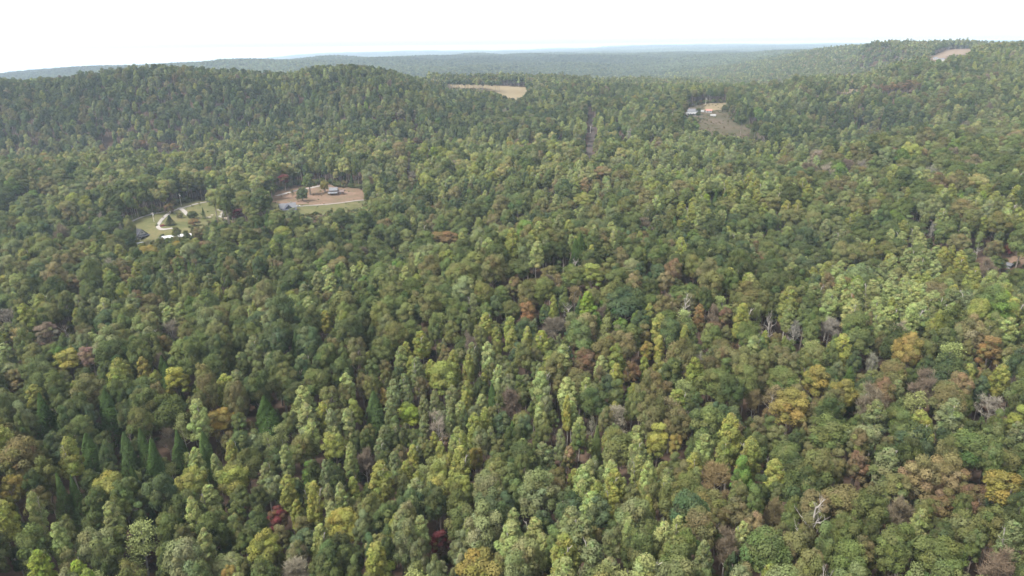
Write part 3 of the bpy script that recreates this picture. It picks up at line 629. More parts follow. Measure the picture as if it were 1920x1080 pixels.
# ---- trees that stand out, surveyed one by one: top centre px, py, crown width px, kind, colour, height, landmark phrase
HAND = [
 (520, 950, 36, 'round', 'crimson', 13, 'crimson tree at lower left'), (822, 1000, 40, 'round', 'crimson', 11, 'red tree by the bottom edge'),
 (443, 393, 24, 'round', 'crimson', 11, 'crimson tree beside the west lawn'), (531, 324, 22, 'round', 'crimson', 17, 'red tree behind the dirt yard'),
 (833, 432, 46, 'oak', 'orange', 20, 'rust-orange oak above centre'), (990, 560, 28, 'round', 'orange', 18, 'orange-topped tree at centre'), (1862, 634, 42, 'round', 'orange', 20, 'orange tree near right edge'), (1250, 506, 28, 'round', 'tan', 20, 'tan-orange tree right of centre'),
 (1313, 570, 27, 'poplar', 'orange', 19, 'slim orange tree right of centre'), (1362, 572, 27, 'round', 'russet', 18, 'russet tree right of centre'), (1213, 640, 28, 'round', 'golden', 17, 'gold-orange tree at centre right'), (1097, 655, 38, 'round', 'russet', 18, 'russet tree below centre'), (1185, 682, 30, 'round', 'russet', 17, None),
 (1485, 738, 68, 'oak', 'golden', 19, 'big golden oak at mid right'), (1533, 684, 46, 'round', 'golden', 20, None), (895, 1036, 76, 'oak', 'golden', 18, 'amber oak on the bottom edge'), (1235, 800, 42, 'round', 'yellow', 18, 'yellow tree at lower centre'), (1268, 808, 26, 'round', 'golden', 17, None), (892, 838, 28, 'round', 'golden', 16, 'small amber tree below centre'),
 (1064, 742, 22, 'poplar', 'yellow', 22, 'slim yellow spire below centre'), (1068, 836, 24, 'round', 'tan', 15, None), (328, 694, 44, 'round', 'yellow', 19, 'yellow tree at mid left'), (120, 652, 50, 'round', 'yellow', 19, 'yellow-crowned tree at far left'), (609, 583, 28, 'poplar', 'yellow', 19, 'straw-yellow tree left of centre'), (25, 690, 36, 'round', 'tan', 18, 'tan tree at the left edge'),
 (265, 672, 30, 'poplar', 'golden', 19, None), (410, 768, 50, 'round', 'golden', 17, 'dull gold tree at lower left'), (1732, 862, 62, 'oak', 'tan', 19, 'tan-russet oak at lower right'), (1786, 858, 66, 'oak', 'tan', 19, None), (1612, 846, 40, 'round', 'russet', 17, 'russet tree at lower right'), (1772, 920, 46, 'round', 'russet', 16, None), (1888, 886, 62, 'round', 'golden', 17, 'amber tree at lower right edge'),
 (128, 513, 38, 'round', 'tan', 19, 'rust-tan tree at left'), (80, 600, 42, 'round', 'pink-brown', 20, 'tall pink-brown tree at left'), (166, 650, 36, 'round', 'pink-brown', 18, None), (20, 895, 44, 'round', 'golden', 16, 'golden tree at lower left edge'), (640, 952, 56, 'oak', 'yellow', 17, 'bright yellow tree near bottom left'), (712, 866, 54, 'poplar', 'yellow-green', 23, 'tall yellow-green tree left of bottom'),
 (705, 1018, 62, 'poplar', 'yellow-green', 22, None), (490, 1002, 52, 'round', 'yellow-green', 18, None), (1104, 548, 36, 'poplar', 'lime green', 20, 'lime pointed tree at centre'), (766, 756, 40, 'round', 'lime green', 15, 'vivid green tree below centre'), (1112, 498, 44, 'round', 'yellow-green', 20, None), (830, 678, 56, 'oak', 'yellow-green', 20, 'yellow-green oak below centre'),
 (585, 908, 40, 'poplar', 'yellow-green', 22, None), (624, 812, 42, 'round', 'yellow-green', 19, None), (432, 872, 58, 'oak', 'yellow-green', 18, None), (1176, 538, 62, 'oak', 'blue green', 22, 'great dark tree at centre right'), (1010, 890, 72, 'oak', 'sage green', 21, 'great sage-green tree bottom centre'), (1560, 788, 70, 'oak', 'mid green', 20, 'great green tree at lower right'), (1830, 810, 68, 'oak', 'mid green', 20, None),
 (1043, 764, 30, 'fork', 'grey', 19, 'bare forked trunk below centre'), (817, 768, 40, 'bare', 'grey', 20, 'bare grey tree below centre'), (1166, 748, 38, 'sparse', 'grey', 20, None), (1836, 440, 36, 'fork', 'grey', 17, 'bare forked white tree at right'), (1345, 862, 56, 'twiggy', 'tan', 17, 'fan-shaped bare tree lower right'), (1722, 718, 44, 'sparse', 'pale green', 20, 'white-trunked thin tree at right'), (1866, 735, 54, 'bare', 'grey', 16, 'bare grey tree at right edge'),
 (318, 588, 36, 'bare', 'grey', 20, 'bare grey tree at mid left'), (500, 798, 30, 'sparse', 'pale green', 21, None), (526, 786, 28, 'sparse', 'pale green', 21, None), (1494, 594, 28, 'bare', 'grey', 18, 'bare white tree at mid right'), (1447, 580, 34, 'bare', 'grey', 18, None), (1560, 592, 40, 'twiggy', 'grey', 17, 'bare grey fan at mid right'), (552, 1044, 66, 'twiggy', 'grey', 17, 'bare grey tree on bottom edge'), (772, 316, 18, 'bare', 'grey', 18, None),
 (685, 843, 40, 'twiggy', 'pink-brown', 17, 'pink twiggy tree left of bottom'), (1872, 1030, 64, 'twiggy', 'pink-brown', 16, 'twiggy tree in bottom-right corner'), (1690, 928, 56, 'twiggy', 'pink-brown', 16, None), (1640, 655, 26, 'bare', 'grey', 17, None), (1040, 590, 46, 'twiggy', 'pink-brown', 16, None), (1135, 588, 26, 'sparse', 'pale green', 20, None), (8, 570, 36, 'bare', 'grey', 19, 'bare pale tree at left edge'), (120, 598, 36, 'bare', 'grey', 15, None),
 (648, 500, 24, 'sparse', 'pale green', 23, 'thin tall poplar left of centre'), (756, 444, 22, 'sparse', 'pale green', 23, None), (1752, 414, 16, 'bare', 'grey', 18, None), (1110, 776, 22, 'bare', 'grey', 14, None), (1425, 560, 22, 'sparse', 'pale green', 18, None), (1415, 730, 30, 'twiggy', 'tan', 16, None), (310, 800, 34, 'twiggy', 'pink-brown', 15, None), (1455, 930, 40, 'twiggy', 'tan', 16, None), (1365, 985, 46, 'twiggy', 'pink-brown', 16, None),
 (72, 735, 44, 'conifer', 'deep green', 20, None), (195, 733, 52, 'conifer', 'deep green', 21, 'tall dark conifer at left'), (232, 814, 38, 'conifer', 'deep green', 18, None), (160, 812, 46, 'conifer', 'deep green', 17, None), (281, 824, 36, 'conifer', 'deep green', 18, 'stubby dark conifer at lower left'), (262, 806, 34, 'conifer', 'deep green', 19, None), (105, 886, 32, 'conifer', 'deep green', 18, 'small dark conifer at lower left'), (132, 892, 30, 'conifer', 'deep green', 17, None),
 (494, 742, 54, 'conifer', 'deep green', 20, None), (700, 738, 44, 'conifer', 'deep green', 19, None), (330, 806, 32, 'conifer', 'deep green', 16, None), (1120, 800, 24, 'conifer', 'mid green', 16, None),
 (1690, 152, 16, 'round', 'russet', 18, None), (1675, 155, 16, 'round', 'orange', 18, None), (1705, 151, 16, 'round', 'russet', 18, None), (1716, 150, 16, 'oak', 'orange', 18, 'widest orange tree on right ridge'), (1664, 158, 14, 'round', 'russet', 17, None), (1654, 156, 10, 'round', 'orange', 16, None), (1698, 156, 16, 'round', 'russet', 17, None), (1722, 154, 14, 'round', 'russet', 17, None),
 (265, 262, 14, 'round', 'orange', 18, None), (190, 270, 12, 'round', 'orange', 18, None), (325, 268, 16, 'round', 'orange', 18, None), (310, 268, 14, 'round', 'tan', 18, None), (328, 138, 12, 'oak', 'russet', 20, None), (752, 205, 16, 'oak', 'pink-brown', 19, None), (780, 258, 14, 'round', 'russet', 17, None), (812, 276, 26, 'poplar', 'lime green', 20, 'lime-green tree beyond the dirt yard'),
 (328, 425, 16, 'round', 'olive', 15, None), (371, 428, 22, 'oak', 'brownish olive', 15, None), (347, 430, 11, 'round', 'dark green', 13, None), (298, 441, 16, 'round', 'olive', 14, None), (1024, 330, 24, 'oak', 'dark green', 18, None), (1130, 312, 36, 'oak', 'tan', 19, 'tan round tree below the road'), (1098, 335, 24, 'poplar', 'tan', 18, None), (1097, 362, 40, 'oak', 'yellow-green', 20, None), (735, 340, 26, 'oak', 'mid green', 20, None), (1310, 210, 9, 'round', 'dark green', 9, None),
]
# trees standing inside the clearings: foot px, py, crown width px, height px
YARD = [  # a bushy tree is leafy to the ground
 (1889, 484, 18, 28, 'bush', 'crimson', 'crimson bushy tree behind the dirt lot at right edge'),
 (320, 423, 15, 20, 'conifer', 'black-green', 'cone-shaped dark evergreen beside the driveway'), (363, 412, 18, 16, 'bush', 'dark green', 'small round dark tree beside the driveway spur'), (383, 411, 7, 22, 'conifer', 'deep green', 'slim dark columnar evergreen on the west lawn'), (338, 409, 11, 10, 'bush', 'brownish olive', 'low dull bush in the driveway loop'),
 (366, 424, 20, 14, 'bush', 'orange', 'small orange tree below the west lawn'), (319, 402, 17, 20, 'bush', 'russet', 'small russet tree at the driveway bend'), (290, 403, 6, 7, 'bush', 'dark green', 'tiny dark bush beside the farm lane pole'),
 (568, 378, 20, 26, 'bush', 'blue green', 'dark blue-green round tree on the dirt yard'), (582, 366, 24, 38, 'small', 'mid green', 'taller mid-green tree on the dirt yard'), (509, 375, 24, 44, 'small', 'mid green', 'leafy green tree left of the dirt yard'), (610, 361, 15, 24, 'bush', 'golden', 'small golden tree left of the brown cabin'), (549, 372, 9, 18, 'sparse', 'tan', 'thin tan sapling on the dirt yard'), 
 (1357, 210, 8, 13, 'bush', 'dark green', 'round dark tree on the hay strip edge'), (1309, 216, 9, 14, 'bush', 'dark green', 'round dark tree right of the white house'),
]
rr = random.Random(11)
for px, py, wpx, kind, colr, ht, lm in HAND:
    P, t = hit(px, py, ht)
    dist = t * np.linalg.norm(ray(px, py))
    add_tree(P[0], P[1], kind, colr, wpx * t / F * 0.5, ht, rr, lm or 'hand', 0.03)
for fx, fy, wpx, hpx, kind, colr, lm in YARD:
    P, t = hit(fx, fy)
    add_tree(P[0], P[1], kind, colr, wpx * t / F * 0.5, hpx * t / F * 1.03, rr, 'yard:' + lm, 0.03)

# ---- the rest of the near wood: large crowns first, smaller ones in what is left
CELL = 7.0
grid = {}
def near_ok(x, y, r, f):
    i, j = int(x // CELL), int(y // CELL)
    for a in range(i - 2, i + 3):
        for b in range(j - 2, j + 3):
            for (u, v, s) in grid.get((a, b), ()):
                if (u - x) ** 2 + (v - y) ** 2 < (f * (s + r)) ** 2: return False
    return True
def put(x, y, r): grid.setdefault((int(x // CELL), int(y // CELL)), []).append((x, y, r))
for t in TREES: put(t['x'], t['y'], t['r'])
WPL = [(k, w, w.min(0), w.max(0)) for k, w in WP.items()]
IPL = [(k, v, np.array(v).min(0), np.array(v).max(0)) for k, v in CLEAR.items()]
def pin(x, y, poly):
    c = False; j = len(poly) - 1
    for i in range(len(poly)):
        xi, yi = poly[i]; xj, yj = poly[j]
        if ((yi > y) != (yj > y)) and (x < (xj - xi) * (y - yi) / (yj - yi) + xi): c = not c
        j = i
    return c
def on_clear(x, y):
    for k, w, lo, hi in WPL:
        if lo[0] < x < hi[0] and lo[1] < y < hi[1] and pin(x, y, w): return True
    return False
def prj(x, y, z):
    dx, dy, dz = x, y, z - CAM_Z
    w = dx * FW[0] + dy * FW[1] + dz * FW[2]
    return 960 + F * (dx * RIGHT[0] + dy * RIGHT[1] + dz * RIGHT[2]) / w, 540 - F * (dx * UP[0] + dy * UP[1] + dz * UP[2]) / w, w
def hides(x, y, z, r, h, tol=False):
    """does a tree of this size stand in front of one of the open places?"""
    ax, ay, w = prj(x, y, z + h); bx, by, _ = prj(x, y, z + h * 0.5); rp = r * F / w
    for k, p, lo, hi in IPL:
        if ax < lo[0] - rp or ax > hi[0] + rp or by < lo[1] or ay > hi[1]: continue
        if tol:
            if pin(ax, ay + rp * 1.3, p) or pin(ax, (ay + by) / 2, p): return True
            continue
        for (u, v) in ((ax, ay + 1), (ax - rp * .7, ay + rp * .6), (ax + rp * .7, ay + rp * .6), (bx, (ay + by) / 2), (bx - rp * .8, (ay + by) / 2), (bx + rp * .8, (ay + by) / 2), (bx, by)):
            if pin(u, v, p): return True
    return False
def clump(x, y): return math.sin(x * 0.021 + 1.3) * math.sin(y * 0.017 + 0.4) + 0.6 * math.sin(x * 0.043 - y * 0.031)
YMAX = 1120.0
HB = []
for t in TREES:
    ax, ay, w = prj(t['x'], t['y'], t['z'] + t['h']); _, by, _ = prj(t['x'], t['y'], t['z'] + t['z0'])
    HB.append((ax, ay, by, t['r'] * F / w, w))
HBA = np.array(HB)
def shades_hand(ax, ay, by, rp, w):
    """stands right in front of one of the surveyed trees"""
    m_ = (HBA[:, 4] > w) & (np.abs(HBA[:, 0] - ax) < HBA[:, 3] * 0.8 + rp * 0.8) & (ay < HBA[:, 1] + 0.7 * (HBA[:, 2] - HBA[:, 1])) & (by > HBA[:, 1])
    return bool(m_.any())
def drain(x, y):
    return math.sin(x * 0.016 + 1.1 * math.sin(y * 0.011 + 0.5)) * math.sin(y * 0.013 + 1.3 * math.sin(x * 0.009) + 0.9) + 0.35 * math.sin(x * 0.037 - y * 0.029)
def plant(x, y, r):
    z = float(H(x, y))
    if r > 1.9 and abs(drain(x, y)) < 0.05 and rr.random() < 0.75: return
    h = 13.0 + 2.0 * r + rr.gauss(0, 2.2 if y < 640 else 1.2) + 1.6 * clump(x, y)
    if r < 1.9: h = rr.uniform(6, 13)
    px, py, w = prj(x, y, z + h)
    kind, colr = pick(px, py, rr, x, y)
    if kind in ('oak', 'round') and r < 1.9: kind = 'small'
    if kind == 'oak' and r < 2.9: kind = 'round'
    if kind == 'round' and r > 3.6: kind = 'oak'
    if kind in ('poplar', 'sparse'):
        r = min(r * 1.15, 4.0); h = 12.5 + 2.3 * r + rr.gauss(0, 1.8) if r > 1.9 else 7 + 2.5 * r
    if kind in ('bare', 'twiggy', 'fork'): h += 2.0
    if kind == 'conifer': r = min(r * 1.1, 3.4); h = 7 + 3.4 * r
    if on_clear(x, y): return
    tol = rr.random() < 0.2
    if hides(x, y, z, r, h, tol):
        done = False
        for s in (0.72, 0.5, 0.34):
            if h * s > 3 and not hides(x, y, z, r * (0.5 + 0.5 * s), h * s, tol):
                h *= s; r *= 0.5 + 0.5 * s; done = True; break
        if not done: return
        if kind in ('oak', 'round'): kind = 'bush' if h < 8 else ('small' if h < 11 else 'round')
    ax, ay, w = prj(x, y, z + h); _, by, _ = prj(x, y, z + h * 0.45)
    if shades_hand(ax, ay, by, r * F / w, w): return
    add_tree(x, y, kind, colr, r, h, rr); put(x, y, r)
YD = 640.0
for rmin, rmax, tries, f in ((3.3, 4.5, 9000, 0.82), (2.5, 3.3, 30000, 0.80), (1.8, 2.5, 70000, 0.82), (1.2, 1.8, 50000, 0.85)):
    for _ in range(tries):
        y = math.sqrt(rr.uniform(80 ** 2, YD ** 2)); x = rr.uniform(-1, 1) * (0.93 * y + 25)
        r = rr.uniform(rmin, rmax) * (1.0 + 0.5 * min(1, max(0, (y - 150) / 300)))
        if r > 2.5 * (1.0 + 0.5 * min(1, max(0, (y - 150) / 300))) and clump(x * 1.3 + 50, y * 1.3) < rr.uniform(-0.9, 0.5): continue
        if near_ok(x, y, r, f): plant(x, y, r)
yy = YD
while yy < YMAX:
    half = 0.90 * yy
    for xx in np.arange(-half, half, 7.0):
        x, y = xx + rr.uniform(-3.1, 3.1), yy + rr.uniform(-3.1, 3.1); r = rr.uniform(2.7, 5.0)
        if rr.random() < 0.93 and near_ok(x, y, r, 0.55): plant(x, y, r)
    yy += 7.0
# low brush scattered over the scrub slope and the rough corners of the lawns
for key, cntb, hmax in (('slope', 110, 1.5), ('yard_west', 26, 1.3), ('yard_east', 40, 1.2)):
    w = WP[key]; lo, hi = w.min(0), w.max(0)
    for _ in range(cntb * 3):
        x, y = rr.uniform(lo[0], hi[0]), rr.uniform(lo[1], hi[1])
        if not pin(x, y, w): continue
        h = rr.uniform(0.5, hmax); add_tree(x, y, 'bush', rr.choice(['olive', 'brownish olive', 'tan', 'mid green', 'russet']), h * rr.uniform(0.5, 0.9), h, rr)
# brush and young growth along the edges of the open places
for key, n_per, far_ in (('yard_west', 1.0, 0), ('yard_east', 1.0, 0), ('slope', 0.7, 0), ('edge', 0.7, 0)):
    w = WP[key]; c = w.mean(0)
    for a in range(len(w)):
        p0, p1 = w[a], w[(a + 1) % len(w)]; ln = float(np.linalg.norm(p1 - p0))
        for k in range(int(ln * 0.55 * n_per) + 1):
            f = rr.random(); p = p0 + (p1 - p0) * f; d = p - c; d /= np.linalg.norm(d) + 1e-6; p = p + d * rr.uniform(-2.0, 7.0)
            h = rr.uniform(1.8, 6.5); r = h * rr.uniform(0.28, 0.5); z = float(H(p[0], p[1]))
            if hides(p[0], p[1], z, r, h, True): h *= 0.45; r *= 0.5
            ax, ay, w_ = prj(p[0], p[1], z + h); _, by, _ = prj(p[0], p[1], z)
            if shades_hand(ax, ay, by, r * F / w_, w_): continue
            add_tree(float(p[0]), float(p[1]), 'bush', rr.choice(['dark green', 'mid green', 'olive', 'brownish olive', 'olive', 'tan', 'sage green']), r, h, rr)
NEAR = len(TREES)

# ------------------------------------------------------------------ which near trees show largest: paint their outlines far to near
BW, BH = 960, 540
buf = np.full((BH, BW), -1, np.int32)
order = sorted(range(NEAR), key=lambda i: -TREES[i]['y'])
for i in order:
    t = TREES[i]
    ax, ay, w = prj(t['x'], t['y'], t['z'] + t['h']); bx, by, _ = prj(t['x'], t['y'], t['z'] + t['z0'])
    cx, cyy = (ax + bx) / 4, (ay + by) / 4; rx = max(0.6, t['r'] * F / w / 2 * (0.8 if t['kind'] in ('conifer', 'poplar') else 1)); ry = max(0.6, (by - ay) / 4)
    x0, x1, y0, y1 = int(max(0, cx - rx)), int(min(BW - 1, cx + rx)), int(max(0, cyy - ry)), int(min(BH - 1, cyy + ry))
    if x1 < x0 or y1 < y0: continue
    xs = np.arange(x0, x1 + 1); ys = np.arange(y0, y1 + 1)
    mk = ((xs[None] - cx) / rx) ** 2 + ((ys[:, None] - cyy) / ry) ** 2 <= 1
    buf[y0:y1 + 1, x0:x1 + 1][mk] = i
cnt = np.bincount(buf[buf >= 0].ravel(), minlength=NEAR)
AUT = {'golden', 'yellow', 'orange', 'tan', 'russet', 'crimson', 'pink-brown'}
def tree_class(t):
    c = CLASS[t['kind']]
    return 'autumn' if c in ('broadleaf', 'poplar') and t['colour'] in AUT else c
CAP = {'broadleaf': 300, 'poplar': 260, 'conifer': 90, 'bare': 130, 'autumn': 190}
sel = []
for c, cap in CAP.items():
    ids = [i for i in range(NEAR) if tree_class(TREES[i]) == c and (cnt[i] >= 14 or TREES[i]['hand'])]
    ids.sort(key=lambda i: (0 if TREES[i]['hand'] else 1, -cnt[i]))
    sel += ids[:cap]
SEL = set(sel)

# ------------------------------------------------------------------ labels
def centre(t):
    x, y, _ = prj(t['x'], t['y'], t['z'] + t['h'] * 0.75); return x, y
LM = [(centre(TREES[i]), TREES[i]['hand'], i) for i in sel if TREES[i]['hand'] and TREES[i]['hand'] != 'hand' and not TREES[i]['hand'].startswith('yard:')]
FORM = {'oak': 'broad tree', 'round': 'round tree', 'small': 'small tree', 'bush': 'bushy tree', 'poplar': 'narrow tree', 'sparse': 'thin-leaved tree', 'conifer': 'pointed conifer', 'bare': 'branching tree', 'fork': 'forked tree', 'twiggy': 'twiggy tree'}
ORD = ['nearest', 'second', 'third', 'fourth', 'fifth', 'sixth', 'seventh', 'eighth', 'ninth', 'tenth', 'eleventh', 'twelfth', 'thirteenth', 'fourteenth', 'fifteenth', 'sixteenth', 'seventeenth', 'eighteenth', 'nineteenth', 'twentieth']
ORD += ['twenty-' + o for o in ['first', 'second', 'third', 'fourth', 'fifth', 'sixth', 'seventh', 'eighth', 'ninth']]
buck = {}
for i in sel:
    t = TREES[i]
    if t['hand'] and t['hand'] != 'hand':
        if t['hand'].startswith('yard:'): t['label'] = t['hand'][5:]
        continue
    x, y = centre(t)
    d, lm = min(((((x - a) ** 2 + (1.3 * (y - b)) ** 2) ** 0.5, k) for k, ((a, b), ph, j) in enumerate(LM)))
    (a, b), ph, j = LM[lm]
    an = math.degrees(math.atan2(b - y, x - a)) % 360
    dr = ['right of', 'behind and right of', 'behind', 'behind and left of', 'left of', 'below and left of', 'below', 'below and right of'][int((an + 22.5) // 45) % 8]
    buck.setdefault((lm, dr, t['colour'], t['kind']), []).append((d, i))
for (lm, dr, colr, kind), lst in buck.items():
    lst.sort()
    for k, (d, i) in enumerate(lst):
        o = '' if len(lst) == 1 else ORD[min(k, len(ORD) - 1)] + ' '
        TREES[i]['label'] = '%s%s %s %s the %s' % (o, colr, FORM[kind], dr, LM[lm][1])
for (a, b), ph, i in LM: TREES[i]['label'] = ph if len(ph.split()) >= 4 else ph + ' in the wood'

# ------------------------------------------------------------------ the separate trees
NAMES = {'broadleaf': 'broadleaf_tree', 'poplar': 'poplar_tree', 'conifer': 'conifer_tree', 'bare': 'bare_tree', 'autumn': 'autumn_tree'}
CATS = {'broadleaf': 'tree', 'poplar': 'poplar', 'conifer': 'conifer', 'bare': 'bare tree', 'autumn': 'autumn tree'}
GRP = {'broadleaf': 'green broadleaf trees of the near wood', 'poplar': 'slender upright trees of the near wood', 'conifer': 'conifers among the broadleaf trees', 'bare': 'leafless trees in the wood', 'autumn': 'trees in autumn colour'}
for i in sel:
    t = TREES[i]; c = tree_class(t); p = PROTO[t['kind']][t['var']]
    e = bpy.data.objects.new(NAMES[c], None); COL.objects.link(e)
    e.empty_display_size = 0.5
    e.location = (t['x'], t['y'], t['z']); e.rotation_euler = (0, 0, t['rot']); e.scale = (t['sx'], t['sx'], t['sz'])
    e['label'] = t['label']; e['category'] = CATS[c]; e['group'] = GRP[c]
    for part in ('trunk', 'crown'):
        if p[part] is None: continue
        o = bpy.data.objects.new(part if not (part == 'crown' and CLASS[t['kind']] == 'bare') else 'twigs', p[part]); COL.objects.link(o)
        o.parent = e; o['tint'] = [float(v) for v in t['tint']]

# ------------------------------------------------------------------ everything else of the forest: one mass, instanced on points
pts, rots, scls, idxs, tints = [], [], [], [], []
pcol = bpy.data.collections.new('forest_models')
PIDX = {}
names = []
for kind in PROTO:
    for v, p in enumerate(PROTO[kind]):
        o = bpy.data.objects.new('model_%03d' % len(names), p['both']); pcol.objects.link(o)
        PIDX[(kind, v)] = len(names); names.append(o)
def inst(x, y, z, rot, sx, sz, key, tint):
    pts.append((x, y, z)); rots.append(rot); scls.append((sx, sx, sz)); idxs.append(PIDX[key]); tints.append((*tint, 1.0))
for i, t in enumerate(TREES):
    if i in SEL: continue
    inst(t['x'], t['y'], t['z'], (0, 0, t['rot']), t['sx'], t['sz'], (t['kind'], t['var']), t['tint'])
# middle distance
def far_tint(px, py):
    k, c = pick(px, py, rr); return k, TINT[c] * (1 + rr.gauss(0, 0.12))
step = 7.4
ys = YMAX
yy = YMAX
while yy < 2600:
    half = 0.86 * yy + 30
    xx = -half
    while xx < half:
        x, y = xx + rr.uniform(-.45, .45) * step, yy + rr.uniform(-.45, .45) * step
        xx += step
        z = float(0)
        pts_ = None
        TREES.append((x, y))
    yy += step
    step = 7.4 + (yy - YMAX) * 0.002
mid = np.array(TREES[NEAR:]); del TREES[NEAR:]
mz = H(mid[:, 0], mid[:, 1])
for (x, y), z in zip(mid, mz):
    if rr.random() < 0.06: continue
    r = rr.uniform(3.0, 5.6); h = 12.5 + 1.6 * r + rr.gauss(0, 1.2)
    px, py, w = prj(x, y, z + h)
    if px < -160 or px > 2080: continue
    if on_clear(x, y): continue
    k, tn = far_tint(px, py)
    if hides(x, y, z, r, h): continue
    low = 'lowpoplar' if k in ('poplar', 'sparse', 'conifer') else 'lowoak'
    if low == 'lowpoplar': r *= 0.8; h *= 1.1
    v = rr.randrange(len(PROTO[low])); p = PROTO[low][v]
    inst(x, y, z, (0, 0, rr.uniform(0, 6.28)), r / p['R'], h / p['H'], (low, v), tn)
# far distance: patches
yy = 2600.0; sc_ = 1.0
fp = []
while yy < 12500:
    st = 44.0 * sc_
    half = 0.88 * yy
    for xx in np.arange(-half, half, st):
        fp.append((xx + rr.uniform(-6, 6) * sc_, yy + rr.uniform(-6, 6) * sc_, sc_))
    yy += st
    sc_ = 1.0 if yy < 5000 else min(2.2, 1 + (yy - 5000) / 3500)
fp = np.array(fp)
fz = H(fp[:, 0], fp[:, 1]); gx = (H(fp[:, 0] + 20, fp[:, 1]) - H(fp[:, 0] - 20, fp[:, 1])) / 40; gy = (H(fp[:, 0], fp[:, 1] + 20) - H(fp[:, 0], fp[:, 1] - 20)) / 40
for (x, y, s), z, a, b in zip(fp, fz, gx, gy):
    px, py, w = prj(x, y, z + 18)
    if px < -220 or px > 2140: continue
    v = rr.randrange(len(PROTO['patch']))
    f = 0.9 + 0.35 * math.sin(x * 0.0016 + 2 * math.sin(y * 0.0011)) * math.sin(y * 0.0021 + x * 0.0007)
    base = TINT['blue green'] * 0.35 + TINT['mid green'] * 0.4 + TINT['brownish olive'] * 0.25
    inst(x, y, z - 1, (math.atan(b), -math.atan(a), rr.randrange(4) * math.pi / 2), s * 1.04, 1.0 if s < 1.3 else 1.2, ('patch', v), base * f * (1 + rr.gauss(0, 0.06)))
# low growth on the forest floor
for _ in range(4000):
    y = math.sqrt(rr.uniform(85 ** 2, 520 ** 2)); x = rr.uniform(-1, 1) * (0.93 * y + 20)
    if on_clear(x, y): continue
    z = float(H(x, y)); r = rr.uniform(0.8, 2.0); h = rr.uniform(1.6, 5.0)
    if hides(x, y, z, r, h): continue
    px, py, w = prj(x, y, z)
    warm = 0.25 + 0.45 * math.exp(-((px - 1600) / 420) ** 2 - ((py - 740) / 160) ** 2)
    tn = TINT['russet'] if rr.random() < warm else (TINT['dark green'] if rr.random() < 0.7 else TINT['olive'])
    v = rr.randrange(len(PROTO['small'])); p = PROTO['small'][v]
    inst(x, y, z - 0.6, (0, 0, rr.uniform(0, 6.28)), r / p['R'], h / p['H'], ('small', v), tn * rr.uniform(0.55, 0.85))  # tint darkened to paint shade into the gaps between crowns

def gn_forest(name, pts, rots, scls, idxs, tints):
    me = bpy.data.meshes.new(name); N = len(pts)
    me.vertices.add(N); me.vertices.foreach_set('co', np.array(pts, np.float32).ravel())
    for nme, typ, arr, key in (('rot', 'FLOAT_VECTOR', rots, 'vector'), ('scl', 'FLOAT_VECTOR', scls, 'vector'), ('idx', 'INT', idxs, 'value'), ('tint', 'FLOAT_COLOR', tints, 'color')):
        at = me.attributes.new(nme, typ, 'POINT'); at.data.foreach_set(key, np.array(arr, np.int32 if typ == 'INT' else np.float32).ravel())
    o = link(name, me)
    ng = bpy.data.node_groups.new(name, 'GeometryNodeTree')
    ng.interface.new_socket('Geometry', in_out='INPUT', socket_type='NodeSocketGeometry'); ng.interface.new_socket('Geometry', in_out='OUTPUT', socket_type='NodeSocketGeometry')
    nd, lk = ng.nodes, ng.links
    gi = nd.new('NodeGroupInput'); go = nd.new('NodeGroupOutput')
    mp = nd.new('GeometryNodeMeshToPoints'); ip = nd.new('GeometryNodeInstanceOnPoints'); ci = nd.new('GeometryNodeCollectionInfo')
    ci.inputs['Collection'].default_value = pcol; ci.inputs['Separate Children'].default_value = True; ci.inputs['Reset Children'].default_value = True
    ip.inputs['Pick Instance'].default_value = True
    def na(nme, typ):
        a = nd.new('GeometryNodeInputNamedAttribute'); a.data_type = typ; a.inputs['Name'].default_value = nme; return a.outputs['Attribute']
    er = nd.new('FunctionNodeEulerToRotation')
    lk.new(gi.outputs[0], mp.inputs['Mesh']); lk.new(mp.outputs[0], ip.inputs['Points']); lk.new(ci.outputs[0], ip.inputs['Instance'])
    lk.new(na('idx', 'INT'), ip.inputs['Instance Index']); lk.new(na('rot', 'FLOAT_VECTOR'), er.inputs[0]); lk.new(er.outputs[0], ip.inputs['Rotation']); lk.new(na('scl', 'FLOAT_VECTOR'), ip.inputs['Scale'])
    lk.new(ip.outputs[0], go.inputs[0])
    md = o.modifiers.new('forest', 'NODES'); md.node_group = ng
    return o
fo = gn_forest('forest', pts, rots, scls, idxs, tints)
fo['kind'] = 'stuff'; fo['label'] = 'unbroken mixed autumn forest filling the hills around the clearings'; fo['category'] = 'forest'
print('near', NEAR, 'separate', len(sel), {c: sum(1 for i in sel if tree_class(TREES[i]) == c) for c in CAP}, 'instances', len(pts))

